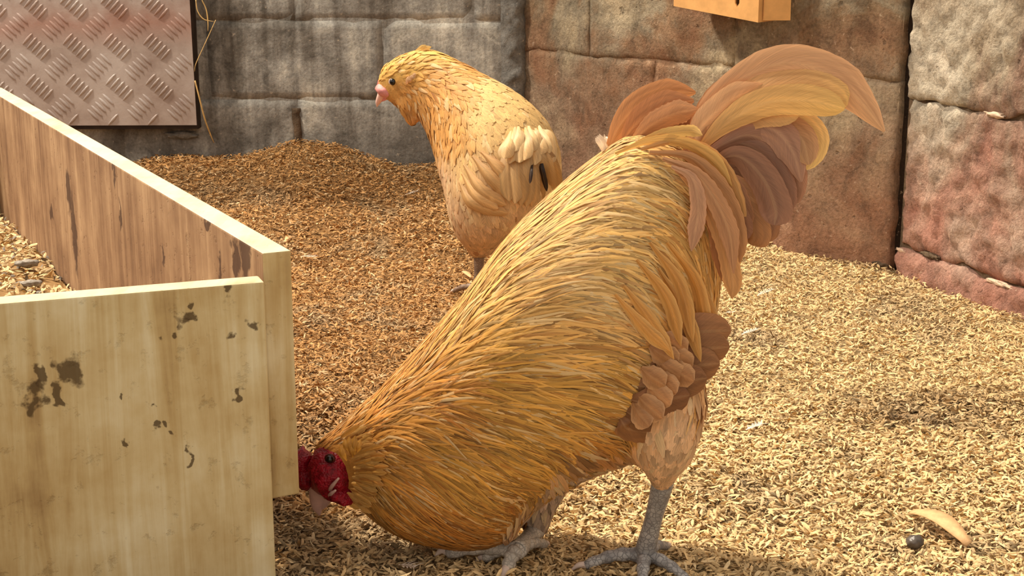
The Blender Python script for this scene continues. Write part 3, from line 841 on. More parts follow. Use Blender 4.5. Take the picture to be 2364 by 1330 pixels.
        for nm, (prof, lf, cup) in tracts.items():
            sel = np.where(names == nm)[0]
            if len(sel) == 0: continue
            t = np.linspace(0, 1, S_)
            if prof == 'hackle': wp = np.interp(t, [0, .15, .5, .8, 1], [.45, .9, 1, .6, .04])
            elif prof == 'round': wp = np.interp(t, [0, .3, .6, .85, 1], [.5, .9, 1.05, .85, .25])
            else: wp = np.interp(t, [0, .3, .7, 1], [.5, 1, .8, .1])
            p, N, d3 = pos[sel], nor[sel], dirs[sel]; l = L[sel]; ww = Wd[sel]
            lay = rng.uniform(0.3, 1.0, len(sel))
            h = -0.001 + (0.002 + lf * l[:, None] * lay[:, None]) * (t[None] ** 0.7) * (1 - 0.35 * t[None] ** 3)
            base = p + N * h[..., None]
            sdv = np.cross(N, d3)
            V_ = np.zeros((len(sel), S_, 3, 3))
            for j in range(3):
                V_[:, :, j] = base + sdv * (ww[:, None] * wp[None] * (j - 1) * 0.5)[..., None] - N * (abs(j - 1) * cup * ww[:, None] * wp[None])[..., None]
            m = len(sel)
            Vn = V_.reshape(-1, 3)
            q = []
            for i in range(S_ - 1):
                for j in range(2):
                    q.append((i * 3 + j, i * 3 + j + 1, (i + 1) * 3 + j + 1, (i + 1) * 3 + j))
            Fc = (np.arange(m)[:, None, None] * (S_ * 3) + np.array(q)[None]).reshape(-1, 4)
            cc = np.repeat(col[sel][:, None, :], S_ * 3, axis=1).reshape(m, S_, 3, 3)
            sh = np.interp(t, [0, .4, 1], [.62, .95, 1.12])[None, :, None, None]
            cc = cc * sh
            if tips and nm in tips:
                tc, am = tips[nm]; f_ = (np.interp(t, [0, .6, 1], [0, .1, am]))[None, :, None, None]
                cc = cc * (1 - f_) + lin(tc) * f_
            fuv = np.zeros((m, S_, 3, 3)); fuv[..., 0] = np.array([0, .5, 1])[None, None]; fuv[..., 1] = t[None, :, None]; fuv[..., 2] = rnd[sel][:, None, None]
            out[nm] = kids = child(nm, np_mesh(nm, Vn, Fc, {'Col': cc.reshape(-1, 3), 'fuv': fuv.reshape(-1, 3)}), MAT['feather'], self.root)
            kids['kind'] = 'stuff'
        return out
    def plume(self, name, P, width, color, roll=0.0, blunt=0.15, cup=0.12, rows=22, cols=7, edge=None, parent=None, face=None, root_w=0.35, vary=0.1, tipcol=None):
        """one big feather along world points P; width in metres; vane faces `face` (default: the camera side of the bird)"""
        C = catmull(np.asarray(P, float), rows); T = np.gradient(C, axis=0); T /= np.linalg.norm(T, axis=1)[:, None]
        fn = self.nb if face is None else np.asarray(face, float)
        t = np.linspace(0, 1, rows)
        wp = np.interp(t, [0, .12, .4, .75, .92, 1], [root_w * .6, root_w, .9, 1.0, max(blunt * 2.4, .5) if blunt > .1 else .45, blunt])
        if blunt > .25: wp = np.interp(t, [0, .12, .4, .75, .88, .96, 1], [root_w * .6, root_w, .9, 1.0, .86, .56, .12])
        n0 = rng.uniform(0, 1); V_, Cc, Fu = [], [], []
        col = lin(color) * (1 + rng.normal(0, vary)); ed = lin(edge) if edge is not None else col
        tcl = lin(tipcol) if tipcol is not None else None
        for i in range(rows):
            side_ = np.cross(fn, T[i]); side_ /= np.linalg.norm(side_); nn = np.cross(T[i], side_); nn /= np.linalg.norm(nn)
            ca, sa = math.cos(roll), math.sin(roll); sd_ = side_ * ca + nn * sa; nr = nn * ca - side_ * sa
            for j in range(cols):
                u = j / (cols - 1) * 2 - 1
                rag = 1 + (0.05 if width < .03 else 0.012) * math.sin(i * 2.1 + j + n0 * 9)
                V_.append(C[i] + sd_ * u * width * 0.5 * wp[i] * rag - nr * (cup * width * u * u * wp[i]) + nr * (0.0009 * (1 - t[i]) if j == cols // 2 else 0))
                k = abs(u) ** 2; cc = col * (1 - k) + ed * k
                if tcl is not None: cc = cc * (1 - t[i] ** 2) + tcl * t[i] ** 2
                if j == cols // 2: cc = cc * 1.12
                Cc.append(cc); Fu.append((j / (cols - 1), t[i] * 1.5, n0))
        q = [(i * cols + j, i * cols + j + 1, (i + 1) * cols + j + 1, (i + 1) * cols + j) for i in range(rows - 1) for j in range(cols - 1)]
        return child(name, np_mesh(name, np.array(V_), np.array(q), {'Col': np.array(Cc), 'fuv': np.array(Fu)}), MAT['big_feather'], parent or self.root)
    def part(self, name, vf, mat, parent=None):
        me = mesh(name, *vf)
        bm = bmesh.new(); bm.from_mesh(me); bmesh.ops.recalc_face_normals(bm, faces=bm.faces); bm.to_mesh(me); bm.free()
        return child(name, me, mat, parent or self.root)
def mat_vane():
    m = M('broad_feather'); at = m.node('ShaderNodeAttribute', attribute_name='Col'); fu = m.node('ShaderNodeAttribute', attribute_name='fuv')
    sx = m.node('ShaderNodeSeparateXYZ'); m.link(fu.outputs['Vector'], sx.inputs[0])
    du = m.math('ABSOLUTE', m.math('SUBTRACT', sx.outputs['X'], 0.5))
    cb = m.node('ShaderNodeCombineXYZ')
    m.link(m.math('SUBTRACT', m.math('MULTIPLY', sx.outputs['Y'], 70.0), m.math('MULTIPLY', du, 46.0)), cb.inputs[0])
    m.link(m.math('MULTIPLY', du, 3.0), cb.inputs[1]); m.link(m.math('MULTIPLY', sx.outputs['Z'], 90.0), cb.inputs[2])
    n = m.noise(cb.outputs[0], 1.0, 5, 0.65)
    cl = m.node('ShaderNodeCombineXYZ'); m.link(m.math('MULTIPLY', sx.outputs['X'], 7.0), cl.inputs[0]); m.link(m.math('MULTIPLY', sx.outputs['Y'], 1.6), cl.inputs[1]); m.link(m.math('MULTIPLY', sx.outputs['Z'], 55.0), cl.inputs[2])
    n2 = m.noise(cl.outputs[0], 1.0, 3, 0.5)
    shaft = m.ramp(du, [(0.0, BW(1)), (0.035, BW(1)), (0.06, BW(0))])
    c = m.mix(1.0, at.outputs['Color'], m.ramp(n, [(0.3, BW(0.76)), (0.7, BW(1.14))]), 'MULTIPLY')
    c = m.mix(1.0, c, m.ramp(n2, [(0.3, (0.82, 0.78, 0.74, 1)), (0.5, BW(0.98)), (0.72, (1.16, 1.13, 1.06, 1))]), 'MULTIPLY')
    c = m.mix(m.math('MULTIPLY', shaft, 0.10), c, lin4((240, 205, 150)))
    m.color(c); m.rough(0.42); m.b.inputs['Specular IOR Level'].default_value = 0.45
    m.bump(n, 0.3, 0.0015)
    tr = m.node('ShaderNodeBsdfTranslucent'); m.link(c, tr.inputs['Color'])
    mx = m.node('ShaderNodeMixShader'); mx.inputs[0].default_value = 0.22
    m.link(m.b.outputs[0], mx.inputs[1]); m.link(tr.outputs[0], mx.inputs[2]); m.link(mx.outputs[0], m.n['Material Output'].inputs['Surface'])
    return m.m
MAT['big_feather'] = mat_vane()
def toe_chain(a, b, r0, r1, arch=0.006, knuck=4):
    a, b = np.array(a), np.array(b); P, R = [], []
    n = knuck * 2 + 1
    for i in range(n):
        t = i / (n - 1); p = a + (b - a) * t; p = p + np.array([0, 0, arch * math.sin(math.pi * t)])
        P.append(p); R.append((r0 + (r1 - r0) * t) * (1.10 if i % 2 else 0.92))
    return tube(P, R, 10, n * 3)
def claw(a, b, r):
    a, b = np.array(a), np.array(b); m = (a + b) / 2 + np.array([0, 0, r * 0.9])
    return tube([a, m, b], [r, r * 0.75, r * 0.12], 8, 10)

# ------------------------------------------------------------------ the rooster
RO = Bird('rooster', (0.11, 1.505, 0.0), 720, 1.575, 1500, 1.505, 'big golden rooster with long curved tail pecking at the husks in front')
secs = [(722, 1048, 722, 1110, .012, 0), (734, 1022, 758, 1140, .021, 0), (768, 992, 816, 1156, .024, 0), (832, 940, 872, 1196, .036, 0),
        (905, 874, 955, 1236, .060, -.004), (985, 788, 1075, 1254, .078, -.008), (1065, 698, 1175, 1232, .093, -.010), (1135, 608, 1255, 1150, .105, -.010),
        (1195, 530, 1385, 1078, .112, -.008), (1272, 455, 1520, 1030, .115, 0), (1342, 395, 1590, 940, .105, 0), (1402, 350, 1628, 810, .088, 0),
        (1455, 320, 1650, 690, .066, 0), (1520, 322, 1660, 590, .046, 0), (1580, 352, 1655, 510, .030, 0), (1612, 395, 1650, 470, .018, 0)]
thigh_n = [(1440, 900, 1600, 860, .045, -.055), (1445, 960, 1618, 930, .045, -.055), (1462, 1030, 1612, 1000, .040, -.055), (1492, 1080, 1590, 1060, .028, -.050), (1508, 1108, 1556, 1100, .014, -.048), (1512, 1128, 1548, 1122, .010, -.046)]
thigh_f = [(1150, 1050, 1330, 1050, .045, .05), (1170, 1120, 1310, 1120, .040, .05), (1195, 1170, 1280, 1170, .030, .045), (1215, 1215, 1262, 1215, .016, .04), (1222, 1240, 1252, 1240, .009, .035)]
RO.fuse([RO.loft(secs), RO.loft(thigh_n, 16, 4), RO.loft(thigh_f, 16, 4)], 0.006, 6)
H1, H2, H3, H4 = (214, 144, 58), (230, 158, 74), (210, 154, 62), (182, 112, 38)
B1, B2, SD, TG, BL = (238, 188, 106), (228, 174, 98), (226, 166, 84), (226, 182, 138), (196, 172, 150)
RO.anchors([
 (735, 1015, .8, -.6, .022, .0035, H2, 'neck_hackle'), (790, 968, .8, -.6, .035, .004, H2, 'neck_hackle'), (850, 1000, 1, -.35, .05, .005, H1, 'neck_hackle'), (880, 890, .78, -.62, .06, .0055, H2, 'neck_hackle'),
 (960, 800, .74, -.66, .07, .006, B1, 'neck_hackle'), (940, 930, 1, -.3, .075, .006, H1, 'neck_hackle'), (832, 1040, 1, -.2, .03, .007, (226, 168, 84), 'neck_hackle'), (836, 1110, 1, .3, .03, .007, (214, 156, 72), 'neck_hackle'), (880, 1080, 1, .15, .05, .006, H1, 'neck_hackle'), (870, 1170, .8, .6, .05, .005, H1, 'neck_hackle'),
 (960, 1050, 1, .2, .08, .006, H3, 'neck_hackle'), (960, 1180, .85, .5, .075, .006, H4, 'neck_hackle'), (1060, 1000, 1, .2, .085, .006, H3, 'neck_hackle'), (1080, 1150, .85, .5, .08, .006, H4, 'neck_hackle'),
 (1050, 880, 1, -.25, .08, .006, H3, 'neck_hackle'), (1060, 740, .8, -.58, .08, .006, B1, 'neck_hackle'), (1150, 780, 1, -.3, .08, .006, B2, 'neck_hackle'), (1180, 920, 1, .02, .08, .0065, H3, 'neck_hackle'),
 (1180, 1070, .85, .5, .085, .006, H3, 'neck_hackle'), (1280, 980, .95, .3, .075, .006, (186, 118, 38), 'neck_hackle'), (1300, 850, 1, 0.0, .07, .006, H3, 'neck_hackle'), (1400, 920, .95, .3, .06, .006, H1, 'neck_hackle'), (1380, 1000, .85, .5, .05, .006, H4, 'neck_hackle'),
 (1130, 650, .75, -.65, .07, .0065, B1, 'back_feathers'), (1200, 560, .75, -.65, .065, .0065, B1, 'back_feathers'), (1230, 700, .95, -.35, .065, .0065, (226, 180, 110), 'back_feathers'), (1320, 600, .95, -.25, .065, .007, B1, 'back_feathers'),
 (1300, 480, .8, -.55, .065, .0065, B1, 'back_feathers'), (1380, 740, 1, .1, .06, .0065, B2, 'back_feathers'), (1480, 850, .9, .4, .05, .0065, (196, 130, 62), 'back_feathers'), (1390, 400, .85, -.45, .07, .0065, B1, 'back_feathers'),
 (1420, 560, 1, .0, .08, .007, B2, 'saddle_hackle'), (1450, 660, .9, .4, .11, .0075, SD, 'saddle_hackle'), (1500, 470, 1, .12, .09, .007, B2, 'saddle_hackle'), (1550, 600, .72, .68, .12, .008, SD, 'saddle_hackle'), (1530, 700, .65, .75, .12, .008, SD, 'saddle_hackle'),
 (1610, 680, .42, .9, .12, .008, SD, 'saddle_hackle'), (1640, 560, .4, .9, .12, .008, SD, 'saddle_hackle'), (1480, 380, 1, .05, .09, .007, B1, 'saddle_hackle'), (1580, 460, .75, .65, .1, .007, B2, 'saddle_hackle'), (1560, 380, .9, .4, .09, .007, B1, 'saddle_hackle'),
 (1560, 950, -.15, 1, .034, .016, TG, 'thigh_fluff'), (1500, 1050, -.15, 1, .030, .015, TG, 'thigh_fluff'), (1580, 1030, -.2, 1, .030, .015, TG, 'thigh_fluff'), (1610, 900, -.1, 1, .034, .016, (214, 160, 110), 'thigh_fluff'),
 (1420, 1065, .4, .8, .03, .012, (206, 160, 116), 'belly_fluff'), (1300, 1110, .3, .9, .03, .011, BL, 'belly_fluff'), (1240, 1190, .1, 1, .03, .010, BL, 'belly_fluff'), (1330, 1060, .5, .8, .035, .010, (190, 140, 90), 'belly_fluff')])
RO.paint_body()
child('body', RO.me, MAT['skin_feather'], RO.root)
def keep_r(px, py):
    face = ((px - 768) / 52.0) ** 2 + ((py - 1098) / 66.0) ** 2 < 1
    return ~face & ~((px < 745) & (py > 1055))
RO.AV[:, 3] *= np.array([.60 if t_ in ('neck_hackle', 'back_feathers', 'saddle_hackle') else .9 for t_ in RO.AT]); RO.AV[:, 2] *= np.array([1.2 if t_ in ('neck_hackle', 'back_feathers') else 1.0 for t_ in RO.AT])
RO.grow(38000, {'neck_hackle': ('hackle', .07, .10), 'back_feathers': ('hackle', .07, .10), 'saddle_hackle': ('hackle', .06, .10), 'thigh_fluff': ('round', .16, .12), 'belly_fluff': ('soft', .16, .1)},
        keep=keep_r, var=0.3, dark=0.2, tips={'neck_hackle': ((246, 206, 128), .30), 'back_feathers': ((250, 220, 160), .45), 'saddle_hackle': ((236, 180, 100), .3), 'thigh_fluff': ((240, 206, 170), .6)})
# wing: brown flight feathers and scalloped coverts lying on the near flank
wg = [((1440, 800), (1560, 770), (1688, 762), .036, (156, 102, 58)), ((1430, 830), (1560, 810), (1684, 800), .036, (148, 94, 50)), ((1420, 860), (1550, 850), (1662, 838), .036, (152, 98, 54)),
      ((1410, 890), (1530, 890), (1632, 872), .034, (140, 88, 46)), ((1400, 920), (1500, 930), (1592, 912), .032, (132, 80, 40)), ((1390, 945), (1480, 965), (1556, 958), .030, (126, 76, 36)), ((1380, 960), (1450, 990), (1516, 1000), .026, (134, 82, 40))]
for i, (a, b, c_, w_, co) in enumerate(wg):
    a = (a[0] + 50, a[1]); co = tuple(np.array(co) * 1.05 + np.array([0, 8, 14]))
    zl = 0.004 + 0.0016 * i
    p0 = RO.surf(*a, 0.0, -.1); p1 = RO.surf(*b, zl, -.1); p2 = at_y(c_[0], c_[1], min(RO.surf(*b, zl, -.1)[1] + 0.004, p1[1] + .012))
    RO.plume('flight_feather', [p0, (p0 + p1) / 2 + RO.nb * .004, p1, (p1 + p2) / 2, p2], w_ * 1.1, co, 0.05, 0.35, 0.05, edge=np.array(co) * 1.08)
wc = [((1520, 770), (1586, 812)), ((1530, 800), (1598, 848)), ((1515, 830), (1582, 880)), ((1500, 800), (1566, 838)), ((1510, 860), (1562, 908)), ((1490, 880), (1548, 936)), ((1480, 850), (1536, 890)), ((1470, 910), (1530, 966)), ((1460, 930), (1500, 984)), ((1540, 840), (1602, 880))]
for i, (a, c_) in enumerate(wc):
    p0 = RO.surf(*a, 0.006, -.1); e_ = at_y(c_[0], c_[1], RO.surf(min(c_[0], 1560), c_[1], 0.014 + .001 * i, -.1)[1] - .006)
    RO.plume('wing_covert', [p0, (p0 * .6 + e_ * .4) + RO.nb * .004, e_], .025, (186, 130, 80), 0.0, 0.6, 0.07, rows=12, edge=(216, 168, 120))
# tail
tails = [
 ([(1585, 350), (1630, 250), (1720, 178), (1820, 146), (1915, 172), (1985, 232), (2042, 304)], .040, (212, 160, 112), -.010, .05, None),
 ([(1590, 345), (1640, 262), (1730, 196), (1830, 162), (1905, 186), (1960, 236)], .044, (206, 152, 106), .004, .2, (222, 168, 110)),
 ([(1600, 350), (1660, 268), (1750, 218), (1850, 205), (1915, 222), (1954, 246)], .042, (212, 158, 100), -.016, .4, (236, 190, 112)),
 ([(1605, 358), (1670, 290), (1760, 240), (1860, 232), (1950, 250)], .032, (220, 172, 104), -.020, .3, (240, 196, 116)),
 ([(1595, 350), (1620, 290), (1690, 230), (1770, 200)], .030, (216, 168, 120), -.024, .2, None),
 ([(1402, 352), (1430, 290), (1480, 238), (1545, 214), (1606, 214)], .030, (204, 142, 88), .012, .1, None),
 ([(1425, 345), (1470, 285), (1530, 245), (1602, 232)], .030, (190, 124, 74), .004, .1, None),
 ([(1450, 340), (1500, 292), (1560, 262), (1612, 252)], .026, (208, 152, 104), -.002, .1, None),
 ([(1470, 340), (1530, 306), (1590, 290), (1640, 285)], .026, (170, 112, 66), .004, .2, None),
 ([(1660, 320), (1740, 285), (1820, 276), (1866, 296), (1880, 335), (1856, 392)], .030, (226, 176, 104), .012, .4, (244, 206, 132)),
 ([(1640, 340), (1730, 300), (1800, 290), (1850, 320), (1868, 380)], .030, (190, 140, 92), .004, .3, None),
 ([(1620, 350), (1700, 290), (1780, 296), (1828, 346), (1850, 420)], .032, (172, 124, 96), -.012, .1, None),
 ([(1620, 360), (1720, 312), (1790, 344), (1826, 410), (1836, 470)], .034, (160, 112, 86), -.020, .25, None),
 ([(1620, 370), (1700, 330), (1768, 366), (1800, 440), (1806, 500)], .034, (150, 102, 76), -.012, .3, None),
 ([(1625, 385), (1700, 360), (1760, 410), (1790, 480), (1788, 520)], .034, (146, 98, 70), -.022, .35, None),
 ([(1630, 400), (1690, 392), (1740, 446), (1766, 520), (1760, 562)], .034, (158, 106, 70), -.016, .35, None),
 ([(1635, 420), (1690, 424), (1728, 480), (1742, 540), (1734, 566)], .034, (182, 128, 82), -.028, .4, None),
 ([(1630, 430), (1670, 450), (1700, 510), (1712, 560)], .030, (140, 90, 56), -.020, .3, None),
 ([(1600, 400), (1650, 420), (1700, 470), (1740, 520), (1780, 545)], .030, (164, 112, 76), .006, .3, None),
 ([(1480, 345), (1560, 326), (1630, 352), (1680, 410), (1706, 500), (1706, 590)], .018, (214, 160, 92), -.040, .06, None),
 ([(1500, 352), (1590, 362), (1650, 416), (1690, 490), (1704, 570), (1696, 620)], .020, (200, 144, 90), -.044, .06, None),
 ([(1530, 366), (1600, 396), (1650, 460), (1684, 540), (1694, 632)], .020, (186, 130, 82), -.050, .06, None),
 ([(1550, 384), (1596, 410), (1612, 470), (1606, 530), (1596, 580)], .017, (198, 146, 108), -.058, .06, None),
 ([(1560, 392), (1620, 440), (1650, 510), (1664, 590), (1668, 650)], .020, (176, 118, 72), -.056, .06, None),
 ([(1570, 400), (1630, 470), (1672, 560), (1692, 650), (1690, 690)], .020, (206, 148, 84), -.050, .06, None),
 ([(1440, 345), (1520, 312), (1590, 302), (1622, 312)], .012, (232, 184, 100), -.030, .06, None),
 ([(1420, 355), (1500, 326), (1580, 330), (1650, 370), (1690, 430)], .014, (230, 180, 96), -.040, .06, None),
 ([(1560, 350), (1630, 372), (1690, 430), (1716, 500), (1720, 560)], .022, (170, 116, 78), -.034, .1, None),
 ([(1590, 340), (1625, 270), (1690, 214), (1770, 180), (1850, 178)], .040, (208, 156, 110), .012, .2, None),
 ([(1600, 360), (1650, 310), (1730, 262), (1800, 250), (1850, 256)], .036, (216, 164, 104), -.004, .3, (232, 186, 116)),
 ([(1440, 350), (1480, 300), (1540, 270), (1600, 262)], .034, (186, 126, 80), .010, .1, None),
 ([(1500, 345), (1560, 310), (1620, 296), (1680, 300)], .034, (170, 118, 82), .008, .2, None),
 ([(1600, 380), (1680, 350), (1740, 370), (1786, 440), (1800, 520)], .036, (140, 96, 70), .008, .35, None),
 ([(1600, 400), (1660, 400), (1720, 440), (1752, 500), (1756, 556)], .036, (150, 104, 72), .010, .35, None)]
for i, (pts, w_, co, of, bl_, tc_) in enumerate(tails):
    co = tuple(np.array(co) * .84 + np.array([186, 160, 140]) * .16)
    n_ = len(pts)
    P_ = [RO.P(px, py, of + 0.02 * (k / (n_ - 1)) * math.sin(i * 1.7)) for k, (px, py) in enumerate(pts)]
    RO.plume('tail_feather' if w_ > .021 else 'tail_covert', P_, w_, co, rng.uniform(-.35, .35), bl_, 0.09, 44, edge=np.minimum(np.array(co) * 1.14, 250), tipcol=tc_, vary=0.04)
# saddle plumes that hang in points over the wing
for (a, b, c_) in [((1470, 600), (1540, 690), (1572, 800)), ((1500, 560), (1570, 660), (1600, 790)), ((1540, 560), (1610, 660), (1634, 800)), ((1440, 660), (1500, 740), (1556, 830)), ((1570, 600), (1630, 700), (1650, 812)), ((1420, 680), (1490, 760), (1548, 812)), ((1520, 620), (1580, 720), (1618, 836))]:
    P_ = [RO.surf(*a, .006, -.05), RO.surf(*b, .016, -.08)]; P_.append(at_y(c_[0], c_[1], P_[1][1] - .006))
    RO.plume('saddle_plume', P_, .015, (218, 154, 72), rng.uniform(-.2, .2), .04, .10, 14, edge=(236, 184, 108))
# white down at the tail root
for i in range(10):
    a = RO.P(1392 + 4 * i % 17, 352 - i, -.01 + .004 * i); b = RO.P(1374 + 3 * i, 318 - 3 * (i % 4), -.015 + .005 * i)
    RO.plume('down_tuft', [a, (a + b) / 2 + np.array([0, -.002, .002]), b], .005, (240, 222, 200), 0.3 * i, .05, .1, 7, 3)
# head: red face, comb, wattle, beak, eye, ear tuft
fc = RO.P(772, 1088)
def ell(name, px, py, rx, ry, depth, ang, mat, off=0.0, amp=.12, fr=3, parent=None, seed=0):
    """ellipsoid: rx, ry in photo pixels at the bird's distance, depth in metres"""
    c0 = RO_.P(px, py, off); sx = np.linalg.norm(RO_.P(px + 10, py, off) - c0) / 10
    Mx = Matrix((Vector(RO_.eu), Vector(-RO_.nb), Vector((0, 0, 1)))).transposed()
    rot = Mx @ Matrix.Rotation(math.radians(ang), 3, 'Y')
    return child(name, lump(name, tuple(c0), (rx * sx, depth, ry * sx), amp, fr, 3, rot, seed), mat, parent or RO_.root)
RO_ = RO
fs = ell('face', 778, 1084, 60, 66, .046, -16, MAT['red'], 0, .16, 2.6)
ell('jaw', 800, 1122, 44, 28, .043, 22, MAT['red'], 0, .18, 2.6, seed=9)
ell('comb', 694, 1070, 27, 34, .016, 8, MAT['red'], 0, .30, 2.6, seed=2)
ell('comb', 704, 1102, 24, 28, .014, 0, MAT['red'], -.004, .30, 2.6, seed=5)
ell('wattle', 806, 1134, 34, 20, .012, 14, MAT['red'], -.016, .2, 2.5, seed=3)
ell('wattle', 806, 1134, 32, 20, .012, 14, MAT['red'], .016, .2, 2.5, seed=4)
ell('ear_lobe', 838, 1042, 15, 22, .006, -30, MAT['red'], -.040, .3, 3, seed=6)
ub = [RO.P(738, 1108, 0), RO.P(736, 1140, 0), RO.P(733, 1168, 0), RO.P(738, 1190, 0)]
bk = RO.part('upper_beak', tube(ub, [.0125, .0115, .0075, .0012], 14, 16, 0.75), MAT['beak'])
lb = [RO.P(768, 1112, 0), RO.P(758, 1142, 0), RO.P(748, 1164, 0), RO.P(744, 1176, 0)]
RO.part('lower_beak', tube(lb, [.0085, .0075, .005, .0012], 12, 14, 0.8), MAT['beak'])
for (a, b) in (((752, 1148), (782, 1104)), ((758, 1150), (775, 1132))):
    q = [RO.surf(a[0], a[1], 0, -.012), RO.P((a[0] + b[0]) / 2 - 3, (a[1] + b[1]) / 2, -.043), RO.P(b[0], b[1], -.0495)]
    RO.part('beak_corner', tube(q, [.003, .0025, .0012], 8, 10), MAT['beak'])
def eye(bird, px, py, r, off, matlid=None, white=True):
    c0 = bird.P(px, py, off)
    e_ = child('eye', lump('eye', tuple(c0), (r, r, r), 0, 1, 3), MAT['eye'], bird.root)
    ring = []
    me = bpy.data.meshes.new('eyelid'); bm = bmesh.new()
    bmesh.ops.create_uvsphere(bm, u_segments=20, v_segments=10, radius=1)
    for v_ in bm.verts:
        a = Vector((v_.co.x * r * 1.45, v_.co.z * r * 0.55, v_.co.y * r * 1.3))
        v_.co = Vector(c0) + Vector(bird.eu) * a.x - Vector(bird.nb) * (a.y + r * 0.30) + Vector((0, 0, a.z))
    bm.to_mesh(me); bm.free()
    child('eyelid', me, matlid or MAT['iris'], bird.root)
eye(RO, 761, 1060, .0044, -.0405)
for i, (a, b) in enumerate((((812, 1048), (806, 1008)), ((818, 1050), (820, 1006)), ((826, 1046), (832, 1016)), ((806, 1044), (796, 1014)), ((814, 1056), (812, 1020)), ((800, 1064), (786, 1030)))):
    p0 = RO.P(*a, -.045); p1 = RO.P(*b, -.048)
    RO.plume('ear_tuft', [p0, (p0 + p1) / 2 + RO.nb * .004, p1], .008, (206, 150, 62), 0, .15, .15, 8, 5)
for i in range(64):
    t = (i * .618) % 1.0; px0 = 788 + 26 * math.sin(math.pi * t) + 30 * (i / 63.0); py0 = 1010 + 150 * t
    ang = -.5 + 1.15 * t + rng.normal(0, .12); ln = rng.uniform(32, 58)
    px1, py1 = px0 + ln * math.cos(ang), py0 + ln * math.sin(ang)
    p0 = RO.surf(px0, py0, .010 if px0 < 835 else .002, -.03); p1 = RO.surf((px0 + px1) / 2, (py0 + py1) / 2, .010, -.03); p2 = RO.surf(px1, py1, .007, -.03)
    RO.plume('ear_covert', [p0, p1, p2], .0075, [(214, 158, 74), (226, 176, 98), (190, 128, 54)][i % 3], rng.uniform(-.3, .3), .08, .1, 8, 5, root_w=.7, edge=(232, 186, 110))
# legs
def leg(bird, name, hock, ankle, r, toes, mshank, mtoe, spur=None):
    kn = (np.array(hock) * .5 + np.array(ankle) * .5)
    lg = bird.part(name, tube([np.array(hock) + (np.array(hock) - np.array(ankle)) * .12, hock, kn, ankle, np.array(ankle) + (np.array(ankle) - kn) * .10], [r * .95, r * 1.12, r * .92, r * 1.1, r * .7], 14, 26), mshank)
    for (tip, r0, r1, cl) in toes:
        tip = np.array(tip); an = np.array(ankle) + np.array([0, 0, -r * .2])
        bird.part('toe', toe_chain(an, tip, r0, r1), mtoe, lg)
        d = tip - an; d /= np.linalg.norm(d)
        bird.part('claw', claw(tip - d * r1 * .5, tip + d * cl + np.array([0, 0, -.004]), r1 * .8), MAT['claw'], lg)
    if spur is not None: bird.part('spur', tube([kn * .4 + np.array(ankle) * .6, spur], [r * .5, r * .15], 8, 8), MAT['claw'], lg)
    return lg
G = 0.010
hk = RO.P(1530, 1116, -.046)
an = at_z(1488, 1278, 0.022)
leg(RO, 'leg', hk, an, .0105, [(at_z(1352, 1306, .008), .0085, .0055, .018), (at_z(1482, 1352, .008), .0088, .0055, .018), (at_z(1590, 1344, .008), .008, .005, .016), (at_z(1540, 1262, .008), .007, .0045, .014)], MAT['shank'], MAT['shank'])
hk2 = RO.P(1238, 1222, .036); an2 = at_z(1196, 1268, 0.024)
leg(RO, 'leg', hk2, an2, .010, [(at_z(1034, 1276, .010), .0095, .0075, .016), (at_z(1172, 1312, .010), .0095, .0072, .020), (at_z(1120, 1290, .006), .008, .006, .015), (at_z(1258, 1258, .008), .008, .005, .012)], MAT['toe'], MAT['toe'])

# ------------------------------------------------------------------ the hen
HE = Bird('hen', (0.0, 2.74, 0.0), 880, 2.80, 1280, 2.70, 'buff hen standing behind the rooster with her head turned to the left')
hs = [(874, 182, 878, 214, .010, .02), (886, 154, 902, 236, .020, .02), (915, 134, 928, 250, .027, .02), (955, 118, 962, 262, .032, .02), (1000, 118, 985, 296, .038, .015), (1050, 140, 1005, 340, .050, .01),
      (1105, 170, 1024, 395, .072, 0), (1165, 202, 1042, 455, .095, -.01), (1222, 246, 1058, 525, .108, -.02), (1264, 300, 1095, 570, .110, -.025), (1284, 360, 1150, 565, .100, -.03), (1284, 420, 1200, 520, .070, -.035), (1272, 455, 1236, 480, .030, -.04)]
ht = [(1060, 470, 1170, 470, .05, -.03), (1062, 530, 1170, 530, .045, -.03), (1080, 572, 1150, 572, .030, -.03), (1092, 592, 1122, 592, .012, -.03)]
ht2 = [(1130, 500, 1230, 500, .05, .05), (1140, 560, 1220, 560, .04, .05), (1160, 600, 1200, 600, .014, .05)]
beard = [(915, 236, 955, 232, .018, .01), (925, 256, 962, 252, .018, .01), (938, 278, 964, 276, .012, .01), (950, 292, 958, 292, .004, .01)]
HE.fuse([HE.loft(hs), HE.loft(ht, 16, 4), HE.loft(ht2, 16, 4), HE.loft(beard, 12, 4)], 0.006, 5)
C1, C2, C3, C4, C5 = (246, 196, 104), (226, 162, 86), (244, 200, 128), (232, 190, 136), (228, 188, 146)
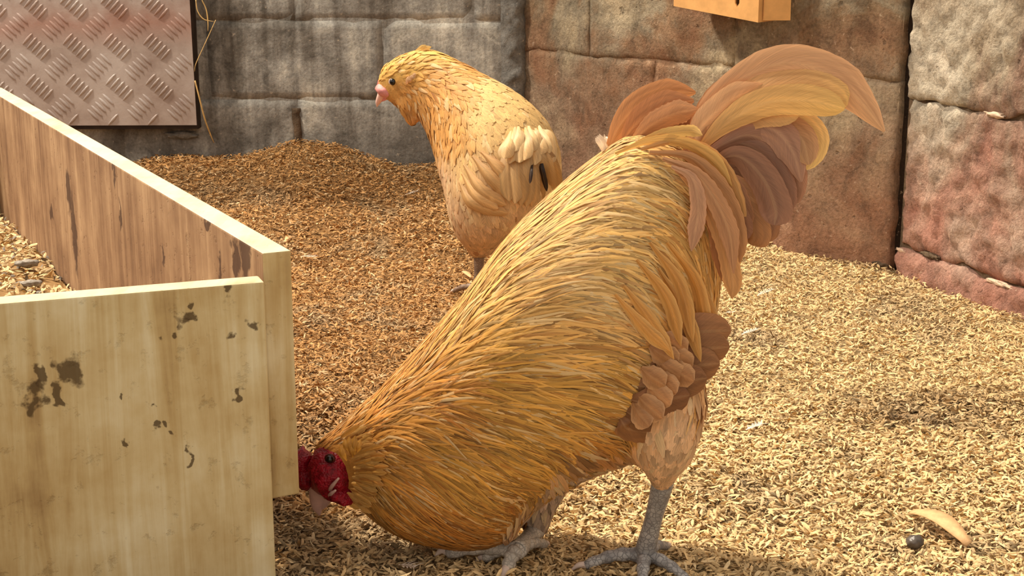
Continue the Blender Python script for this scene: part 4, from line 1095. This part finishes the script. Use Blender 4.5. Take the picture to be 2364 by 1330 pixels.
HE.anchors([
 (890, 150, .85, -.5, .018, .006, C1, 'head_feathers'), (930, 132, .9, -.4, .024, .007, C1, 'head_feathers'), (985, 118, 1, -.15, .034, .008, C1, 'head_feathers'), (940, 165, 1, -.15, .024, .007, C1, 'head_feathers'), (935, 205, .8, .4, .022, .007, C2, 'head_feathers'),
 (930, 245, .35, .95, .026, .008, C2, 'head_feathers'), (955, 265, .1, 1, .022, .008, (226, 168, 104), 'head_feathers'),
 (1000, 170, 1, .1, .036, .009, C2, 'neck_feathers'), (1050, 150, .9, .35, .04, .010, C2, 'neck_feathers'), (985, 230, .75, .6, .036, .009, C2, 'neck_feathers'), (1040, 215, .8, .6, .04, .010, C2, 'neck_feathers'), (1000, 290, .35, .95, .036, .010, C2, 'neck_feathers'), (1040, 290, .45, .9, .04, .010, C2, 'neck_feathers'),
 (1110, 190, .8, .6, .036, .015, C3, 'back_feathers'), (1100, 260, .6, .8, .036, .016, C3, 'back_feathers'), (1180, 240, .7, .7, .036, .017, C3, 'back_feathers'), (1160, 310, .5, .85, .036, .018, C3, 'back_feathers'), (1240, 290, .5, .85, .036, .017, (226, 186, 124), 'back_feathers'), (1280, 350, .1, 1, .04, .016, (222, 184, 128), 'back_feathers'),
 (1070, 360, .3, .95, .036, .018, C3, 'wing_coverts'), (1110, 380, .5, .85, .040, .020, C4, 'wing_coverts'), (1130, 440, .6, .8, .044, .020, C4, 'wing_coverts'), (1090, 440, .4, .9, .040, .018, C4, 'wing_coverts'),
 (1020, 380, .25, 1, .034, .014, C5, 'breast_feathers'), (1045, 460, .15, 1, .034, .014, C5, 'breast_feathers'), (1070, 540, .1, 1, .034, .016, C5, 'breast_feathers'), (1130, 520, .1, 1, .036, .016, C5, 'breast_feathers'), (1110, 575, 0, 1, .026, .014, C5, 'breast_feathers'), (1200, 480, .2, 1, .036, .016, C5, 'breast_feathers')])
HE.paint_body()
child('body', HE.me, MAT['skin_feather'], HE.root)
def keep_h(px, py): return ~(((px - 890) / 30.0) ** 2 + ((py - 208) / 24.0) ** 2 < 1) & ~((px - 907) ** 2 + (py - 189) ** 2 < 150)
HE.grow(6500, {'head_feathers': ('soft', .14, .1), 'neck_feathers': ('soft', .12, .1), 'back_feathers': ('round', .10, .12), 'wing_coverts': ('round', .10, .12), 'breast_feathers': ('round', .12, .12)},
        keep=keep_h, var=0.10, pale=(0.10, (252, 226, 176)), dark=0.015, tips={'back_feathers': ((250, 218, 158), .4), 'wing_coverts': ((248, 216, 166), .4), 'neck_feathers': ((240, 190, 116), .3)}, jitter=.2)
# folded wing edge feathers
for i, (a, b, c_) in enumerate([((1070, 380), (1110, 440), (1168, 474)), ((1066, 400), (1100, 455), (1150, 482)), ((1090, 360), (1130, 410), (1172, 452)), ((1110, 350), (1150, 390), (1178, 430)), ((1060, 420), (1090, 470), (1172, 492))]):
    P_ = [HE.surf(*a, .004), HE.surf(*b, .012), HE.surf(*c_, .010)]
    HE.plume('flight_feather', P_, .026, (232, 188, 128), .1, .3, .12, 14, edge=(214, 166, 108))
# stubby tail turned towards the camera: broad feathers hanging side by side
ht_ = []
for k in range(9):                                   # long tail feathers fanned side by side
    t = k / 8.0; ht_.append(((1186 + 46 * t, 312 - 8 * math.sin(math.pi * t)), (1172 + 98 * t, 385), (1176 + 104 * t, 452 + 26 * math.sin(math.pi * (.15 + .75 * t))), .034, ((222, 180, 122), (234, 192, 134), (214, 170, 112))[k % 3]))
ht_ += [((1240, 345), (1250, 390), (1262, 442), .011, (46, 28, 20)), ((1228, 356), (1226, 392), (1223, 424), .007, (58, 36, 26))]  # thin dark vanes stand in for the shaded gap between tail feathers
for k in range(10):                                  # rounded coverts over their roots
    t = k / 9.0; ht_.append(((1180 + 70 * t, 296 + 6 * math.cos(k * 2.0)), (1170 + 92 * t, 326 + 8 * math.cos(k * 1.7)), (1164 + 106 * t, 366 + 16 * math.sin(k * 2.3)), .030, ((244, 206, 148), (236, 196, 138), (248, 212, 154))[k % 3]))
for i, (a, b, c_, w_, co) in enumerate(ht_):
    lf = .014 + .003 * (i % 4) + (.006 if i > 10 else 0) + (.014 if i in (9, 10) else 0)
    P_ = [HE.surf(*a, .003), HE.surf(*b, lf), HE.surf(*c_, lf + .005)]
    HE.plume('tail_feather' if i < 11 else 'tail_covert', P_, w_, co, rng.uniform(-.25, .25), .55, .20, 14, edge=np.array(co) * .84, vary=.04)
RO_ = HE
ell('face', 892, 209, 24, 15, .026, 24, MAT['pink'], .02, .12, 3)
ell('comb', 878, 194, 6, 13, .008, 8, MAT['pink_comb'], .018, .3, 3, seed=3)
ub = [HE.P(888, 208, .02), HE.P(880, 222, .02), HE.P(873, 236, .02), HE.P(870, 247, .02)]
HE.part('upper_beak', tube(ub, [.013, .0105, .0065, .001], 12, 14, .75), MAT['beak_pale'])
lb = [HE.P(900, 216, .02), HE.P(890, 226, .02), HE.P(880, 234, .02)]
HE.part('lower_beak', tube(lb, [.008, .006, .0015], 10, 10, .8), MAT['pink'])
eye(HE, 907, 189, .0066, .02 - .0265, MAT['eyelid'])
for i in range(7):
    a = HE.P(938 + 2 * i, 196 - i * 3, .02 - .034); b = HE.P(944 + 3 * i, 176 + 3 * (i % 3) - i, .02 - .038)
    HE.plume('ear_tuft', [a, (a + b) / 2 + HE.nb * .003, b], .007, (240, 196, 150), 0, .2, .1, 7, 5)
for i, (a, b) in enumerate([((955, 126), (984, 104)), ((962, 124), (996, 108))]):
    p0 = HE.P(*a, .015); p1 = HE.P(*b, .012)
    HE.plume('crest_feather', [p0, (p0 + p1) / 2 + np.array([0, 0, .002]), p1], .009, (252, 214, 134), 0.0, .06, .08, 8, 5, root_w=.8)
hk = HE.P(1106, 590, -.03); an = HE.P(1104, 664, -.03); an[2] = max(an[2], .02)
leg(HE, 'leg', hk, an, .0095, [(at_z(1048, 672, .010), .007, .0045, .012), (at_z(1078, 690, .010), .007, .0045, .012), (at_z(1112, 700, .010), .007, .0045, .012), (at_z(1136, 668, .010), .006, .004, .01)], MAT['hen_leg'], MAT['hen_leg'])
hk = HE.P(1180, 604, .05); an = HE.P(1176, 664, .05); an[2] = max(an[2], .02)
leg(HE, 'leg', hk, an, .0095, [(an + np.array([-.05, -.03, -.012]), .007, .0045, .012), (an + np.array([-.02, -.055, -.012]), .007, .0045, .012), (an + np.array([.03, -.04, -.012]), .007, .0045, .012), (an + np.array([.02, .03, -.012]), .006, .004, .01)], MAT['hen_leg'], MAT['hen_leg'])

# ------------------------------------------------------------------ small things on the floor and wall
def straw(pts, r, label, group=None):
    me = mesh('straw', *tube(pts, [r] * (len(pts) - 1) + [r * .4], 6, len(pts) * 5, .5))
    o = link('straw', me, MAT['straw'], smooth=True); tag(o, label, 'straw', group); return o
ys_ = YP - .006
straw([at_y(452, 0, ys_), at_y(456, 25, ys_), at_y(470, 44, ys_), at_y(494, 50, ys_)], .0013, 'thin straw curling out from behind the top of the tread plate')
straw([at_y(466, 0, YL - .03), at_y(476, 22, YL - .03), at_y(480, 50, YL - .03), at_y(480, 72, YL - .03)], .0016, 'short upright straw standing just off the tread plate edge')
straw([at_y(498, 46, YL - .04), at_y(485, 75, YL - .045), at_y(468, 112, YL - .05), at_y(452, 148, ys_), at_y(449, 165, ys_)], .0019, 'long bent straw slanting down to the tread plate edge')
straw([at_y(450, 186, ys_), at_y(460, 225, ys_), at_y(472, 272, YL - .04), at_y(484, 306, YL - .025), at_y(494, 330, YL - .012)], .0020, 'pale straw hanging below the bent one along the plate edge')
def ground(px, py):
    p = at_z(px, py, 0.0)
    for _ in range(6): p = at_z(px, py, float(gz(p[0], p[1])) + .008)
    return p
def chip(name, px0, py0, px1, py1, w_, mat, label, cat, curl=.006, lift=.006, group=None):
    a = ground(px0, py0); b = ground(px1, py1); d = b - a; sdv = np.array([-d[1], d[0], 0]); sdv /= np.linalg.norm(sdv)
    v, f = [], []; n = 10
    for i in range(n + 1):
        t = i / n; c = a + d * t + np.array([0, 0, lift + curl * math.sin(math.pi * t)]); ww = w_ * (math.sin(math.pi * min(max(t, .06), .94)) ** .6)
        for k, s in enumerate((-1, 0, 1)): v.append(c + sdv * s * ww / 2 + np.array([0, 0, -.12 * w_ * abs(s) + (.2 * w_ if s > 0 else 0)]))
    for i in range(n):
        for j in range(2): f.append((i * 3 + j, i * 3 + j + 1, (i + 1) * 3 + j + 1, (i + 1) * 3 + j))
    me = mesh(name, v, f); o = link(name, me, mat, smooth=True)
    md = o.modifiers.new('solid', 'SOLIDIFY'); md.thickness = .0012
    tag(o, label, cat, group); return o
def tuft(px0, py0, px1, py1, w_, label):
    a = ground(px0, py0) + np.array([0, 0, .006]); b = ground(px1, py1) + np.array([0, 0, .008]); d = b - a; L_ = np.linalg.norm(d); d /= L_
    sdv = np.array([-d[1], d[0], 0]); sdv /= np.linalg.norm(sdv); v, f = [], []
    def blade(p, dr, ln, wd):
        n_ = 5; o_ = len(v); sd_ = np.cross(dr, np.array([0, 0, 1.0])); sd_ /= max(np.linalg.norm(sd_), 1e-6)
        for i in range(n_):
            t = i / (n_ - 1); c_ = p + dr * ln * t + np.array([0, 0, .25 * ln * t * (1 - t)])
            for s_ in (-1, 1): v.append(c_ + sd_ * s_ * wd * (1 - .85 * t) * .5)
        for i in range(n_ - 1): f.append((o_ + 2 * i, o_ + 2 * i + 1, o_ + 2 * i + 3, o_ + 2 * i + 2))
    blade(a, d, L_, .0022)
    for k in range(16):
        t = .1 + .8 * k / 15; sg = 1 if k % 2 else -1
        dr = d * .75 + sdv * sg * rng.uniform(.5, 1.0) + np.array([0, 0, rng.uniform(0, .35)]); dr /= np.linalg.norm(dr)
        blade(a + d * L_ * t, dr, w_ * rng.uniform(.5, .9), .0024)
    o = link('fallen_feather', mesh('fallen_feather', v, f), MAT['down'], smooth=True); tag(o, label, 'feather'); return o
chip('wood_shaving', 2104, 1192, 2236, 1268, .022, MAT['chip'], 'large curled wood shaving lying on the husks at lower right', 'wood shaving', .012)
chip('wood_shaving', 658, 566, 682, 546, .014, MAT['chip'], 'small pointed shaving behind the corner of the wooden box', 'wood shaving', .004)
chip('wood_shaving', 1012, 520, 1052, 542, .010, MAT['chip'], 'thin pale splinter lying beside the hen', 'wood shaving', .003)
chip('wood_shaving', 1068, 634, 1088, 648, .010, MAT['chip'], 'short pale splinter at the foot of the hen', 'wood shaving', .003)
for (x0, y0, x1, y1, w_, lb_) in [(922, 462, 966, 448, .018, 'white down feather on the litter near the grey wall left of the hen'), (864, 508, 920, 514, .014, 'dusty fallen feather on the litter below the white down feather'), (694, 598, 730, 602, .014, 'small fallen feather just right of the wooden box corner'),
                           (1722, 1002, 1760, 990, .014, 'white fluff feather on the husks right of the rooster thigh'), (1748, 690, 1786, 676, .016, 'grey white down feather on the husks right of the rooster tail'), (1712, 780, 1748, 770, .014, 'pale down feather beside the rooster wing tip'), (1672, 730, 1692, 732, .012, 'yellowish flake touching the rooster saddle edge'), (920, 1316, 960, 1326, .016, 'white fluff on the husks below the rooster breast')]:
    tuft(x0, y0, x1, y1, w_, lb_)
g_ = ground(2112, 1262); o = link('pebble', lump('pebble', tuple(g_ + np.array([0, 0, .006])), (.010, .009, .008), .25, 2, 3), MAT['stone'], smooth=True); tag(o, 'shiny dark pebble on the husks below the curled shaving', 'pebble')
for (px, py, s, lb_) in [(70, 655, .020, 'grey dropping by the front board inside the wooden box'), (62, 608, .022, 'grey lumpy dropping on the heap inside the wooden box')]:
    P_ = at_z(px, py, 0.2)
    for _ in range(5):
        s_0 = (P_[:2] - base2) @ e1; t_0 = (P_[:2] - base2) @ pin; P_ = at_z(px, py, float(boxz(np.array(s_0), np.array(t_0))) + .012)
    o = link('dropping', lump('dropping', tuple(P_), (s * .9, s * .5, s * .3), .4, 3, 3, Matrix.Rotation(.4, 3, 'Z'), 7), MAT['dropping'], smooth=True); tag(o, lb_, 'dropping')
